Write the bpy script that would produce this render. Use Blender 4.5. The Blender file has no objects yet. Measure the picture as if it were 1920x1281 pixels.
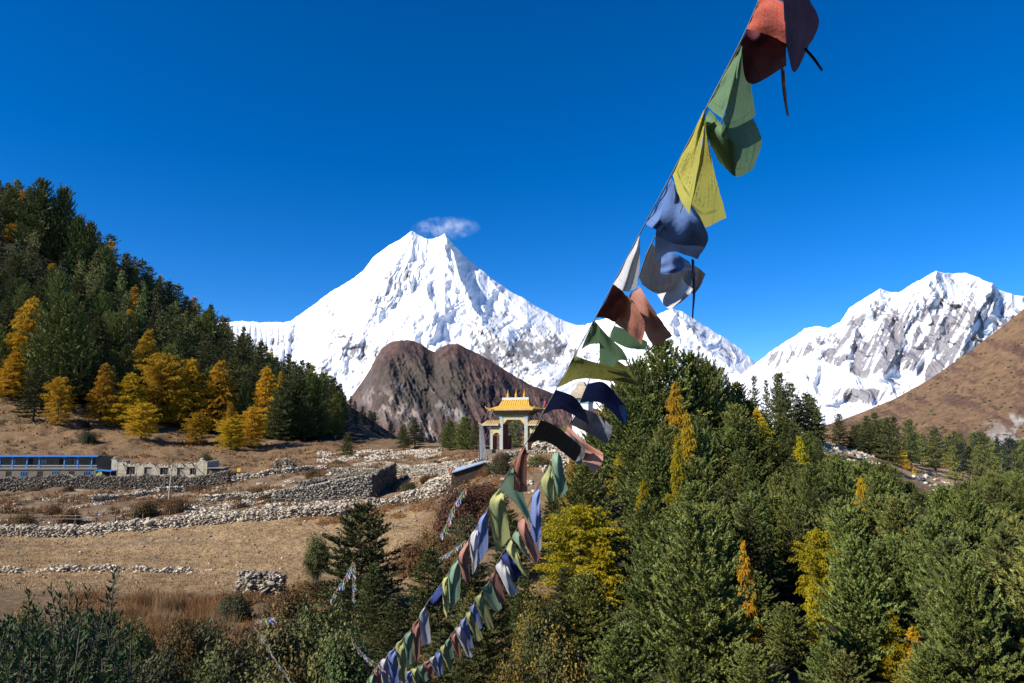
import bpy, math, random
import numpy as np
from mathutils import Vector, Matrix, Euler

# ------------------------------------------------------------------ camera, world, sun, exposure
S = bpy.context.scene
COL = S.collection
FPX = 1280.0; PITCH = math.atan(160.0 / FPX)
cam = bpy.data.cameras.new('camera'); camo = bpy.data.objects.new('camera', cam); COL.objects.link(camo)
cam.lens = FPX / 1920 * 36; cam.sensor_width = 36; cam.clip_start = 0.05; cam.clip_end = 80000
camo.location = (0, 0, 0); camo.rotation_euler = (math.pi / 2 + PITCH, 0, 0)
S.camera = camo
SUN = Vector((-0.71, -0.42, 0.565)).normalized()
sun_el = math.asin(SUN.z); sun_az = math.atan2(SUN.x, SUN.y)
w = bpy.data.worlds.new('World'); S.world = w; w.use_nodes = True
nt = w.node_tree; bg = nt.nodes['Background']
sky = nt.nodes.new('ShaderNodeTexSky'); sky.sky_type = 'NISHITA'; sky.sun_disc = False
sky.sun_elevation = sun_el; sky.sun_rotation = sun_az
sky.altitude = 3600; sky.air_density = 1.0; sky.dust_density = 0.1; sky.ozone_density = 5.0
hs = nt.nodes.new('ShaderNodeHueSaturation'); hs.inputs['Saturation'].default_value = 1.3
hs.inputs['Hue'].default_value = 0.506; hs.inputs['Value'].default_value = 1.2
nt.links.new(sky.outputs[0], hs.inputs['Color'])
nt.links.new(hs.outputs[0], bg.inputs['Color'])
bg.inputs['Strength'].default_value = 0.088
sl = bpy.data.lights.new('sun', 'SUN'); so = bpy.data.objects.new('sun', sl); COL.objects.link(so)
sl.energy = 4.8; sl.angle = math.radians(0.5); sl.color = (1.0, 0.95, 0.87)
so.rotation_euler = SUN.to_track_quat('Z', 'Y').to_euler()
S.view_settings.view_transform = 'Standard'; S.view_settings.look = 'None'
S.view_settings.exposure = 0.75; S.view_settings.gamma = 1.0
S.render.engine = 'CYCLES'
S.cycles.max_bounces = 6; S.cycles.volume_bounces = 3; S.cycles.diffuse_bounces = 2; S.cycles.transparent_max_bounces = 8

rnd = random.Random(7)
rng = np.random.default_rng(11)

# ------------------------------------------------------------------ projection helpers
CP, SP = math.cos(PITCH), math.sin(PITCH)
def P(px, py, D):
    c = (px - 960) / FPX; v = (640.5 - py) / FPX
    y = CP - v * SP; z = SP + v * CP; k = D / y
    return Vector((c * k, D, z * k))
def Pn(px, py, D):
    px = np.asarray(px, float); py = np.asarray(py, float)
    c = (px - 960) / FPX; v = (640.5 - py) / FPX
    y = CP - v * SP; z = SP + v * CP; k = D / y
    return np.stack([c * k, D + 0 * k, z * k], -1)
def proj(x, y, z):
    d = y * CP + z * SP
    return 960 + FPX * x / d, 640.5 - FPX * (-y * SP + z * CP) / d

# ------------------------------------------------------------------ noise
_perm = np.random.default_rng(5).permutation(256).astype(np.int64); _perm = np.concatenate([_perm, _perm, _perm])
_gr = np.random.default_rng(6).normal(size=(256, 3)); _gr /= np.linalg.norm(_gr, axis=1)[:, None]
def perlin(x, y, z=0.0):
    x, y, z = np.broadcast_arrays(np.asarray(x, float), np.asarray(y, float), np.asarray(z, float))
    xi = np.floor(x).astype(np.int64); yi = np.floor(y).astype(np.int64); zi = np.floor(z).astype(np.int64)
    xf = x - xi; yf = y - yi; zf = z - zi
    u = xf**3*(xf*(xf*6-15)+10); v = yf**3*(yf*(yf*6-15)+10); q = zf**3*(zf*(zf*6-15)+10)
    def g(a, b, c):
        h = _perm[_perm[_perm[(xi+a) & 255] + ((yi+b) & 255)] + ((zi+c) & 255)]
        G = _gr[h]
        return G[..., 0]*(xf-a) + G[..., 1]*(yf-b) + G[..., 2]*(zf-c)
    def L(a, b, t): return a + (b-a)*t
    return L(L(L(g(0,0,0), g(1,0,0), u), L(g(0,1,0), g(1,1,0), u), v), L(L(g(0,0,1), g(1,0,1), u), L(g(0,1,1), g(1,1,1), u), v), q) * 1.6
def fbm(x, y, z=0.0, o=5, gain=0.5):
    s = 0; a = 1; f = 1
    for i in range(o):
        s = s + a*perlin(x*f, y*f, z*f + i*7.3); a *= gain; f *= 2.03
    return s
def ridged(x, y, z=0.0, o=5, gain=0.55):
    s = 0; a = 1; f = 1; wt = 1
    for i in range(o):
        n = 1 - np.abs(perlin(x*f, y*f, z*f + i*3.1)); n = n*n*wt
        s = s + a*n; wt = np.clip(n*1.6, 0, 1); a *= gain; f *= 2.07
    return s
def sstep(a, b, x):
    t = np.clip((x-a)/(b-a), 0, 1); return t*t*(3-2*t)

# ------------------------------------------------------------------ mesh / object helpers
def mesh_np(name, V, tris=None, quads=None, mats=(), mi=None, smooth=False, attrs=None):
    me = bpy.data.meshes.new(name)
    V = np.asarray(V, np.float32)
    nt_ = 0 if tris is None else len(tris); nq = 0 if quads is None else len(quads)
    loops = []
    if nt_: loops.append(np.asarray(tris, np.int32).ravel())
    if nq: loops.append(np.asarray(quads, np.int32).ravel())
    loops = np.concatenate(loops)
    me.vertices.add(len(V)); me.vertices.foreach_set('co', V.ravel())
    me.loops.add(len(loops)); me.loops.foreach_set('vertex_index', loops)
    me.polygons.add(nt_ + nq)
    st = np.concatenate([np.arange(nt_)*3, nt_*3 + np.arange(nq)*4]).astype(np.int32)
    me.polygons.foreach_set('loop_start', st)
    if mi is not None: me.polygons.foreach_set('material_index', np.asarray(mi, np.int32))
    if smooth: me.polygons.foreach_set('use_smooth', np.ones(nt_+nq, bool))
    me.update(calc_edges=True)
    for m in (mats if isinstance(mats, (list, tuple)) else [mats]): me.materials.append(m)
    if attrs:
        for k, a in attrs.items():
            a = np.asarray(a, np.float32)
            if a.ndim == 1:
                at = me.attributes.new(k, 'FLOAT', 'POINT'); at.data.foreach_set('value', a)
            else:
                at = me.attributes.new(k, 'FLOAT_COLOR', 'POINT')
                at.data.foreach_set('color', np.concatenate([a, np.ones((len(a), 1), np.float32)], 1).ravel())
    return me
def link(name, me, parent=None):
    o = bpy.data.objects.new(name, me); COL.objects.link(o)
    if parent is not None: o.parent = parent
    return o
def tag(o, label=None, cat=None, group=None, kind=None):
    if label: o['label'] = label
    if cat: o['category'] = cat
    if group: o['group'] = group
    if kind: o['kind'] = kind
    return o
def thing(name, loc, label, cat, group=None, rz=0.0):
    o = bpy.data.objects.new(name, None); COL.objects.link(o); o.location = loc; o.rotation_euler = (0, 0, rz)
    o.empty_display_size = 0.3
    return tag(o, label, cat, group)
def grid_quads(nx, ny):   # vertices index = j*nx+i
    i, j = np.meshgrid(np.arange(nx-1), np.arange(ny-1)); a = (j*nx+i).ravel()
    return np.stack([a, a+1, a+nx+1, a+nx], 1)

class MB:
    """collects solids; build() links them as one mesh object"""
    def __init__(s): s.v = []; s.f = []; s.m = []; s.n = 0
    def add(s, V, F, m=0):
        s.v.extend([tuple(p) for p in V]); s.f.extend([tuple(i + s.n for i in f) for f in F]); s.m.extend([m]*len(F)); s.n += len(V)
        return s
    def box(s, x0, x1, y0, y1, z0, z1, m=0, M=None):
        V = [Vector(p) for p in ((x0,y0,z0),(x1,y0,z0),(x1,y1,z0),(x0,y1,z0),(x0,y0,z1),(x1,y0,z1),(x1,y1,z1),(x0,y1,z1))]
        if M: V = [M @ p for p in V]
        return s.add(V, [(0,3,2,1),(4,5,6,7),(0,1,5,4),(1,2,6,5),(2,3,7,6),(3,0,4,7)], m)
    def tube(s, pts, r, n=7, m=0, caps=True):
        pts = [Vector(p) for p in pts]; rs = r if isinstance(r, (list, tuple)) else [r]*len(pts)
        V = []
        for i, p in enumerate(pts):
            d = (pts[min(i+1, len(pts)-1)] - pts[max(i-1, 0)]).normalized()
            a = d.cross(Vector((0, 0, 1)) if abs(d.z) < 0.9 else Vector((1, 0, 0))).normalized(); b = d.cross(a)
            for k in range(n):
                t = 2*math.pi*k/n; V.append(p + (a*math.cos(t) + b*math.sin(t))*rs[i])
        F = []
        for i in range(len(pts)-1):
            for k in range(n):
                k2 = (k+1) % n; F.append((i*n+k, i*n+k2, (i+1)*n+k2, (i+1)*n+k))
        if caps: F += [tuple(range(n))[::-1], tuple((len(pts)-1)*n + k for k in range(n))]
        return s.add(V, F, m)
    def lathe(s, c, prof, n=12, m=0):
        V = [Vector((c[0] + r*math.cos(2*math.pi*k/n), c[1] + r*math.sin(2*math.pi*k/n), c[2]+z)) for r, z in prof for k in range(n)]
        F = [(i*n+k, i*n+(k+1)%n, (i+1)*n+(k+1)%n, (i+1)*n+k) for i in range(len(prof)-1) for k in range(n)]
        return s.add(V, F, m)
    def prism(s, pts, y0, y1, m=0, M=None):   # polygon in x,z extruded along y
        n = len(pts); V = [Vector((x, y0, z)) for x, z in pts] + [Vector((x, y1, z)) for x, z in pts]
        if M: V = [M @ p for p in V]
        return s.add(V, [tuple(range(n)), tuple(range(n, 2*n))[::-1]] + [(k, k+n, (k+1)%n+n, (k+1)%n) for k in range(n)], m)
    def build(s, name, mats, parent=None, smooth=False):
        me = bpy.data.meshes.new(name); me.from_pydata(s.v, [], s.f); me.update()
        mats = mats if isinstance(mats, (list, tuple)) else [mats]
        for m in mats: me.materials.append(m)
        me.polygons.foreach_set('material_index', s.m)
        if smooth: me.polygons.foreach_set('use_smooth', [True]*len(s.f))
        me.update()
        return link(name, me, parent)

# ------------------------------------------------------------------ materials
def mat(name, base, rough=0.85, c2=None, scale=3.0, detail=4, bump=0.0, bscale=None, island=0.0, objrand=0.0, hue=0.0, trans=0.0, coords='Object', spec=0.2, lo=0.35, hi=0.65, bdist=0.05, stretch=None):
    m = bpy.data.materials.new(name); m.use_nodes = True
    n = m.node_tree.nodes; l = m.node_tree.links; b = n['Principled BSDF']
    b.inputs['Roughness'].default_value = rough; b.inputs['Specular IOR Level'].default_value = spec
    tc = n.new('ShaderNodeTexCoord'); vec = tc.outputs[coords]
    if coords == 'World':
        pass
    if stretch:
        mp = n.new('ShaderNodeMapping'); mp.inputs['Scale'].default_value = stretch; l.new(vec, mp.inputs['Vector']); vec = mp.outputs[0]
    col = n.new('ShaderNodeRGB'); col.outputs[0].default_value = (*base, 1); out = col.outputs[0]
    if c2 is not None:
        nz = n.new('ShaderNodeTexNoise'); nz.inputs['Scale'].default_value = scale; nz.inputs['Detail'].default_value = detail; nz.inputs['Roughness'].default_value = 0.6
        l.new(vec, nz.inputs['Vector'])
        rp = n.new('ShaderNodeMapRange'); rp.inputs[1].default_value = lo; rp.inputs[2].default_value = hi; l.new(nz.outputs[0], rp.inputs[0])
        mx = n.new('ShaderNodeMix'); mx.data_type = 'RGBA'; l.new(rp.outputs[0], mx.inputs[0]); l.new(out, mx.inputs[6]); mx.inputs[7].default_value = (*c2, 1); out = mx.outputs[2]
    if island or objrand or hue:
        h = n.new('ShaderNodeHueSaturation'); l.new(out, h.inputs['Color']); out = h.outputs[0]
        g = n.new('ShaderNodeNewGeometry'); oi = n.new('ShaderNodeObjectInfo')
        v = n.new('ShaderNodeMapRange'); v.inputs[3].default_value = 1-island; v.inputs[4].default_value = 1+island; l.new(g.outputs['Random Per Island'], v.inputs[0])
        v2 = n.new('ShaderNodeMapRange'); v2.inputs[3].default_value = 1-objrand; v2.inputs[4].default_value = 1+objrand; l.new(oi.outputs['Random'], v2.inputs[0])
        mu = n.new('ShaderNodeMath'); mu.operation = 'MULTIPLY'; l.new(v.outputs[0], mu.inputs[0]); l.new(v2.outputs[0], mu.inputs[1]); l.new(mu.outputs[0], h.inputs['Value'])
        if hue:
            ml = n.new('ShaderNodeMath'); ml.operation = 'MULTIPLY'; l.new(oi.outputs['Random'], ml.inputs[0]); ml.inputs[1].default_value = 7.31
            fr = n.new('ShaderNodeMath'); fr.operation = 'FRACT'; l.new(ml.outputs[0], fr.inputs[0])
            v3 = n.new('ShaderNodeMapRange'); v3.inputs[3].default_value = 0.5-hue; v3.inputs[4].default_value = 0.5+hue; l.new(fr.outputs[0], v3.inputs[0]); l.new(v3.outputs[0], h.inputs['Hue'])
    l.new(out, b.inputs['Base Color'])
    if bump:
        bz = n.new('ShaderNodeTexNoise'); bz.inputs['Scale'].default_value = bscale or scale*3; bz.inputs['Detail'].default_value = 5; l.new(vec, bz.inputs['Vector'])
        bp = n.new('ShaderNodeBump'); bp.inputs['Strength'].default_value = bump; bp.inputs['Distance'].default_value = bdist; l.new(bz.outputs[0], bp.inputs['Height']); l.new(bp.outputs[0], b.inputs['Normal'])
    if trans:
        tr = n.new('ShaderNodeBsdfTranslucent'); l.new(out, tr.inputs['Color']); ms = n.new('ShaderNodeMixShader'); ms.inputs[0].default_value = trans
        o = n['Material Output']; l.new(b.outputs[0], ms.inputs[1]); l.new(tr.outputs[0], ms.inputs[2]); l.new(ms.outputs[0], o.inputs['Surface'])
    return m

M = {}
M['pine'] = mat('pine_needles', (0.195, 0.195, 0.036), 0.6, c2=(0.095, 0.125, 0.034), scale=1.2, island=0.3, objrand=0.34, hue=0.022, trans=0.05, spec=0.35)
M['fir'] = mat('fir_needles', (0.095, 0.095, 0.022), 0.6, c2=(0.050, 0.062, 0.018), scale=1.0, island=0.35, objrand=0.3, hue=0.02, trans=0.08, spec=0.3)
M['farfir'] = mat('far_fir_needles', (0.030, 0.042, 0.030), 0.7, c2=(0.018, 0.028, 0.024), scale=0.3, island=0.3, objrand=0.35, hue=0.02)
M['larch'] = mat('golden_larch_needles', (0.60, 0.37, 0.020), 0.6, c2=(0.42, 0.235, 0.015), scale=0.8, island=0.3, objrand=0.25, hue=0.015, trans=0.2)
M['larchy'] = mat('yellow_larch_needles', (0.50, 0.38, 0.012), 0.6, c2=(0.26, 0.24, 0.014), scale=0.9, island=0.3, objrand=0.2, hue=0.01, trans=0.2)
M['bark'] = mat('pine_bark', (0.10, 0.07, 0.05), 0.9, c2=(0.05, 0.035, 0.025), scale=5, bump=0.5)
M['twig'] = mat('grey_twigs', (0.17, 0.13, 0.10), 0.9, c2=(0.10, 0.07, 0.06), scale=4)
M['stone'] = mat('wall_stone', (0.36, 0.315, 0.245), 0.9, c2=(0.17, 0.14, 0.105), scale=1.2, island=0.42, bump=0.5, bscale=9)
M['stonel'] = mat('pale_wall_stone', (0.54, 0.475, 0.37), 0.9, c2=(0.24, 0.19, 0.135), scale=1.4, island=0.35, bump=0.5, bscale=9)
M['stoned'] = mat('dark_and_shaded_wall_stone', (0.21, 0.18, 0.14), 0.9, c2=(0.11, 0.09, 0.07), scale=1.2, island=0.42, bump=0.5, bscale=9)
M['wood'] = mat('weathered_wood', (0.24, 0.20, 0.16), 0.85, c2=(0.13, 0.10, 0.08), scale=6, bump=0.3, stretch=(1, 1, 6))
M['darkwood'] = mat('dark_timber', (0.07, 0.045, 0.03), 0.8, c2=(0.035, 0.025, 0.02), scale=4)

# ------------------------------------------------------------------ near and middle ground
TC = np.array([-900, -300, 0, 200, 400, 600, 800, 950, 1100, 1250, 1400, 1550, 1700, 1900, 2300, 3000], float)
ROWS = [  # (depth, mode, values)
 (-60, 'z', [-1.5]*16), (-8, 'z', [-1.6]*16), (1.5, 'z', [-1.6]*16), (3, 'z', [-1.9]*16),
 (5, 'z', [-3.0]*16), (9, 'z', [-4.6, -4.6, -4.7, -4.9, -5.4, -6, -6.6, -6.8, -6.6, -6.4, -6.2, -6.2, -6.2, -6.2, -6, -6]),
 (20, 'z', [-8.5, -8.8, -9.0, -9.4, -10, -11, -12, -12.5, -12.5, -12.5, -12.3, -12.2, -12.0, -12, -12, -12]),
 (30, 'p', [1190, 1230, 1270, 1280, 1290, 1340, 1430, 1440, 1400, 1380, 1370, 1370, 1370, 1390, 1390, 1390]),
 (45, 'p', [1150, 1160, 1170, 1178, 1195, 1215, 1260, 1270, 1245, 1220, 1220, 1230, 1250, 1290, 1300, 1300]),
 (58, 'p', [1105, 1105, 1105, 1110, 1112, 1120, 1130, 1130, 1110, 1085, 1090, 1115, 1150, 1200, 1210, 1210]),
 (70, 'p', [1078, 1078, 1076, 1076, 1076, 1072, 1060, 1030, 1010, 990, 1005, 1035, 1080, 1130, 1140, 1140]),
 (72, 'p', [1066, 1066, 1064, 1064, 1064, 1062, 1050, 1015, 995, 980, 995, 1025, 1070, 1120, 1130, 1130]),
 (82, 'p', [1040, 1040, 1038, 1036, 1026, 1012, 990, 945, 930, 920, 935, 970, 1030, 1080, 1090, 1090]),
 (91, 'p', [1014, 1014, 1010, 1003, 990, 973, 960, 880, 875, 875, 885, 915, 985, 1045, 1050, 1050]),
 (93, 'p', [1002, 1000, 996, 988, 975, 960, 950, 864, 860, 866, 875, 905, 975, 1035, 1040, 1040]),
 (99, 'p', [985, 983, 980, 972, 955, 946, 935, 839, 845, 852, 862, 885, 955, 1020, 1020, 1020]),
 (106, 'p', [968, 966, 963, 955, 943, 938, 916, 837, 836, 838, 848, 868, 935, 1000, 1005, 1005]),
 (120, 'p', [950, 948, 946, 938, 928, 915, 892, 840, 832, 832, 828, 850, 915, 980, 990, 990]),
 (140, 'p', [930, 928, 926, 923, 918, 886, 868, 846, 845, 845, 805, 830, 895, 955, 970, 970]),
 (146, 'p', [903, 902, 902, 903, 904, 880, 863, 846, 850, 850, 806, 828, 890, 950, 965, 965]),
 (160, 'p', [894, 893, 892, 890, 888, 872, 856, 845, 870, 880, 830, 840, 880, 935, 955, 955]),
 (185, 'p', [835, 835, 836, 848, 860, 853, 845, 841, 890, 900, 870, 860, 868, 915, 940, 940]),
 (215, 'p', [740, 745, 765, 795, 828, 838, 836, 838, 900, 910, 900, 880, 862, 900, 925, 925]),
 (240, 'p', [660, 680, 700, 750, 800, 826, 830, 836, 910, 920, 915, 900, 862, 890, 910, 910]),
 (280, 'p', [540, 560, 595, 670, 748, 805, 835, 845, 930, 940, 930, 920, 870, 885, 900, 900]),
 (330, 'p', [400, 430, 480, 590, 700, 785, 850, 860, 950, 960, 950, 930, 885, 885, 890, 890]),
 (400, 'p', [330, 350, 398, 520, 655, 765, 860, 880, 980, 980, 980, 950, 905, 890, 885, 885]),
 (480, 'p', [360, 380, 400, 510, 645, 765, 870, 900, 1000, 1000, 1000, 980, 930, 900, 890, 890]),
 (620, 'p', [480, 480, 500, 570, 680, 790, 880, 900, 1000, 1000, 1000, 990, 960, 920, 905, 905]),
 (900, 'z', [-60]*16), (1500, 'z', [-150]*16), (4000, 'z', [-300]*16), (9000, 'z', [-500]*16), (60000, 'z', [-900]*16)]
_RD = np.array([r[0] for r in ROWS], float)
_RT = (TC - 960) / FPX
def _rowz():
    Z = np.zeros((len(ROWS), len(TC)))
    for i, (D, mode, vals) in enumerate(ROWS):
        Z[i] = vals if mode == 'z' else [P(a, b, D).z for a, b in zip(TC, vals)]
    return Z
_RZ = _rowz()
def _dpar(D): return np.where(D < 1.5, (D-1.5)*0.02, np.log(np.maximum(D, 1.5)/1.5))
# fine lookup grid: rows in parameter s, columns in t
_S = np.concatenate([np.linspace(_dpar(np.array(-60.)), 0, 8)[:-1], np.linspace(0, _dpar(np.array(60000.)), 1500)])
_T = np.linspace(_RT[0], _RT[-1], 500)
_colint = np.stack([np.interp(_T, _RT, z) for z in _RZ])
_rp = _dpar(_RD)
_H = np.stack([np.interp(_S, _rp, _colint[:, k]) for k in range(len(_T))], 1)
def _blur(A, n, ax):
    k = np.hanning(2*n+3)[1:-1]; k /= k.sum()
    Ap = np.pad(A, [(n, n) if a == ax else (0, 0) for a in range(2)], mode='edge')
    out = 0
    for i in range(2*n+1): out = out + k[i]*(Ap[i:i+A.shape[0], :] if ax == 0 else Ap[:, i:i+A.shape[1]])
    return out
_H = _blur(_blur(_H, 3, 0), 14, 1)
def gz_raw(x, y):
    x = np.asarray(x, float); y = np.asarray(y, float)
    t = x / np.maximum(y, 6.0); t = np.clip(t, _T[0], _T[-1]-1e-6); s = np.clip(_dpar(y), _S[0], _S[-1]-1e-6)
    i = np.clip(np.searchsorted(_S, s, side='right')-1, 0, len(_S)-2); j = np.clip(((t-_T[0])/(_T[1]-_T[0])).astype(int), 0, len(_T)-2)
    fs = (s-_S[i])/(_S[i+1]-_S[i]); ft = (t-_T[j])/(_T[1]-_T[0])
    return (_H[i, j]*(1-fs)+_H[i+1, j]*fs)*(1-ft) + (_H[i, j+1]*(1-fs)+_H[i+1, j+1]*fs)*ft
def gz(x, y):
    x = np.asarray(x, float); y = np.asarray(y, float)
    a = np.clip(y/100, 0.1, 12) * 0.55
    n = fbm(x/14, y/14, 1.0, 3)*a*0.8 + fbm(x/3.2, y/3.2, 4.0, 3)*np.clip(y/100, 0.15, 3)*0.22
    return gz_raw(x, y) + n - 0.1
def gpt(px, D, dz=0.0):
    x = (px-960)/FPX*D*1.0
    for _ in range(3):   # refine x so that the point projects to px
        z = float(gz(x, D)); q = proj(x, D, z)[0]; x += (px-q)/FPX*D
    return Vector((x, D, float(gz(x, D))+dz))

def build_ground():
    nx = 560
    D = np.concatenate([np.linspace(-50, 1.5, 14)[:-1], np.geomspace(1.5, 60, 150)[:-1], np.geomspace(60, 260, 330)[:-1], np.geomspace(260, 700, 120)[:-1], np.geomspace(700, 58000, 70)])
    t = np.linspace(-1.25, 1.25, nx)
    T, DD = np.meshgrid(t, D)
    X = T*np.maximum(DD+6, 40*(DD < 40)+0*DD) if False else T*(np.maximum(DD, 0)+8+np.maximum(-DD, 0))
    Z = gz(X, DD)
    px, py = proj(X, np.maximum(DD, 1.0), Z)
    # ground cover by place (what grows or lies there)
    n1 = fbm(X/9, DD/9, 2.0, 4); n2 = fbm(X/2.2, DD/2.2, 9.0, 3)
    straw = np.array((0.32, 0.218, 0.115)); straw2 = np.array((0.215, 0.142, 0.078)); earth = np.array((0.17, 0.115, 0.07)); dark = np.array((0.055, 0.045, 0.025))
    scrub = np.array((0.20, 0.12, 0.055)); pale = np.array((0.36, 0.29, 0.20)); hillg = np.array((0.18, 0.115, 0.06)); forest = np.array((0.05, 0.04, 0.025))
    C = np.zeros(X.shape + (3,)) + earth
    def lay(c, m):
        nonlocal C
        m = np.clip(m, 0, 1)[..., None]; C = C*(1-m) + c*m
    D_ = DD; tt = X/np.maximum(DD, 1)
    lft = sstep(0.02, -0.06, tt + 0.04*n1)
    lay(scrub, sstep(-0.1, 0.35, n1)*0.8)
    fld = sstep(58, 60, D_)*sstep(92.5, 91, D_)*sstep(-0.10, -0.16, tt+0.02*n1)
    lay(straw, fld); lay(straw2, fld*sstep(0.05, 0.5, n2+n1*.5)*0.6)
    lay(np.array((0.21, 0.155, 0.11)), fld*sstep(0.35, 0.1, np.abs((D_-87+ (tt+0.7)*9)/2.2 + n2*.3))*0.75*sstep(-0.3, -0.5, tt))
    lay(straw2*0.85, sstep(61, 57, D_)*sstep(44, 50, D_)*lft*0.8)
    lay(dark, sstep(50, 40, D_)*0.6)
    lay(pale, sstep(93, 100, D_)*sstep(170, 140, D_)*lft*sstep(0.15, 0.6, n1+0.5*n2)*0.7)
    lay(hillg, sstep(158, 165, D_)*lft)
    lay(np.array((0.26, 0.15, 0.07)), sstep(158, 165, D_)*lft*sstep(0.1, 0.6, n1+n2*.6)*0.5)
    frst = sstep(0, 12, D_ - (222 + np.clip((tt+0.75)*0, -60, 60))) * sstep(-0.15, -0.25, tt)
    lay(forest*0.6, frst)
    rt = sstep(0.05, 0.12, tt+0.02*n1)
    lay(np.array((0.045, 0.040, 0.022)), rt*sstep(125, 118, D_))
    lay(np.array((0.15, 0.11, 0.06)), rt*sstep(98, 110, D_)*sstep(125, 118, D_)*.8)
    lay(np.array((0.33, 0.225, 0.13)), rt*sstep(125, 135, D_)*0.9)
    lay(np.array((0.14, 0.11, 0.06)), rt*sstep(210, 260, D_)*0.9)
    lay(np.array((0.24, 0.16, 0.09)), sstep(500, 900, D_))
    V = np.stack([X, DD, Z], -1).reshape(-1, 3)
    m = bpy.data.materials.new('ground_earth'); m.use_nodes = True
    n = m.node_tree.nodes; l = m.node_tree.links; b = n['Principled BSDF']; b.inputs['Roughness'].default_value = 0.95; b.inputs['Specular IOR Level'].default_value = 0.1
    at = n.new('ShaderNodeAttribute'); at.attribute_name = 'cover'
    tc = n.new('ShaderNodeTexCoord')
    nz = n.new('ShaderNodeTexNoise'); nz.inputs['Scale'].default_value = 1.6; nz.inputs['Detail'].default_value = 8; nz.inputs['Roughness'].default_value = 0.75; l.new(tc.outputs['Object'], nz.inputs['Vector'])
    r = n.new('ShaderNodeMapRange'); r.inputs[1].default_value = 0.3; r.inputs[2].default_value = 0.7; r.inputs[3].default_value = 0.45; r.inputs[4].default_value = 1.5; l.new(nz.outputs[0], r.inputs[0])
    mx = n.new('ShaderNodeVectorMath'); mx.operation = 'SCALE'; l.new(at.outputs['Color'], mx.inputs[0]); l.new(r.outputs[0], mx.inputs['Scale']); l.new(mx.outputs[0], b.inputs['Base Color'])
    bp = n.new('ShaderNodeBump'); bp.inputs['Strength'].default_value = 0.9; bp.inputs['Distance'].default_value = 0.25; l.new(nz.outputs[0], bp.inputs['Height']); l.new(bp.outputs[0], b.inputs['Normal'])
    me = mesh_np('ground', V, quads=grid_quads(nx, len(D)), mats=m, smooth=True, attrs={'cover': C.reshape(-1, 3)})
    tag(link('ground', me), kind='structure')
build_ground()

# ------------------------------------------------------------------ far mountains (true distances, relief in depth)
def pline(pts, x):
    a = np.array(pts, float); return np.interp(x, a[:, 0], a[:, 1])
def seg_dist(px, py, pts):
    best = None; par = None
    for (x0, y0), (x1, y1) in zip(pts[:-1], pts[1:]):
        dx, dy = x1-x0, y1-y0; L = dx*dx+dy*dy
        t = np.clip(((px-x0)*dx+(py-y0)*dy)/L, 0, 1); d = np.hypot(px-x0-t*dx, py-y0-t*dy)
        best = d if best is None else np.minimum(best, d)
    return best
RELIEF = {}
def relief(name, px0, px1, nx, ny, sil, base, Db, Ds, rel, attrfn, m, jag=2.0, jf=18.0, pw=1.0, back=0.6):
    px = np.linspace(px0, px1, nx); v = np.linspace(0, 1, ny)
    s = pline(sil, px); jg = jag*fbm(px/jf, 3.3, 0.5, 5, 0.6); b = pline(base, px)
    PX, V_ = np.meshgrid(px, v); PY = b[None]+(s-b)[None]*V_ + jg[None]*V_**14
    D0 = Db + (Ds-Db)*V_**pw
    D = D0 + rel(PX, PY, V_)
    A = Pn(PX, PY, D)
    top = A[-1:]; bk = []
    for k in (0.25, 1.0):       # far side of the mountain
        q = top.copy(); q[..., 0] += 0; q[..., 1] += (Ds-Db)*k*back; q[..., 2] = top[..., 2]*(1-k) + A[0:1, :, 2]*k; bk.append(q)
    A = np.concatenate([A]+bk, 0)
    RELIEF[name] = (PX, PY, A[:ny]); at = attrfn(PX, PY, V_)
    at = {k: np.concatenate([a]+[a[-1:]]*2, 0).reshape((-1,)+a.shape[2:]) for k, a in at.items()}
    me = mesh_np(name, A.reshape(-1, 3), quads=grid_quads(nx, ny+2), mats=m, smooth=True, attrs=at)
    return tag(link(name, me), kind='structure')
def behind(f, x0, x1, h):
    return lambda PX, PY, V: f(PX, PY, V) + h*(1-sstep(x0, x1, PX))
def snow_mat(name, rock, rock2, sc):
    m = bpy.data.materials.new(name); m.use_nodes = True
    n = m.node_tree.nodes; l = m.node_tree.links; b = n['Principled BSDF']; b.inputs['Roughness'].default_value = 0.8; b.inputs['Specular IOR Level'].default_value = 0.15
    at = n.new('ShaderNodeAttribute'); at.attribute_name = 'rock'
    tc = n.new('ShaderNodeTexCoord'); nz = n.new('ShaderNodeTexNoise'); nz.inputs['Scale'].default_value = sc; nz.inputs['Detail'].default_value = 8; nz.inputs['Roughness'].default_value = 0.7; l.new(tc.outputs['Object'], nz.inputs['Vector'])
    ad = n.new('ShaderNodeMath'); ad.operation = 'MULTIPLY_ADD'; l.new(nz.outputs[0], ad.inputs[0]); ad.inputs[1].default_value = 1.1; l.new(at.outputs['Fac'], ad.inputs[2])
    r = n.new('ShaderNodeMapRange'); r.inputs[1].default_value = 0.98; r.inputs[2].default_value = 1.16; l.new(ad.outputs[0], r.inputs[0])
    rm = n.new('ShaderNodeMix'); rm.data_type = 'RGBA'; rm.inputs[6].default_value = (*rock, 1); rm.inputs[7].default_value = (*rock2, 1); l.new(nz.outputs[0], rm.inputs[0])
    mx = n.new('ShaderNodeMix'); mx.data_type = 'RGBA'; l.new(r.outputs[0], mx.inputs[0]); mx.inputs[6].default_value = (0.76, 0.77, 0.80, 1); l.new(rm.outputs[2], mx.inputs[7]); l.new(mx.outputs[2], b.inputs['Base Color'])
    return m
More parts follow.
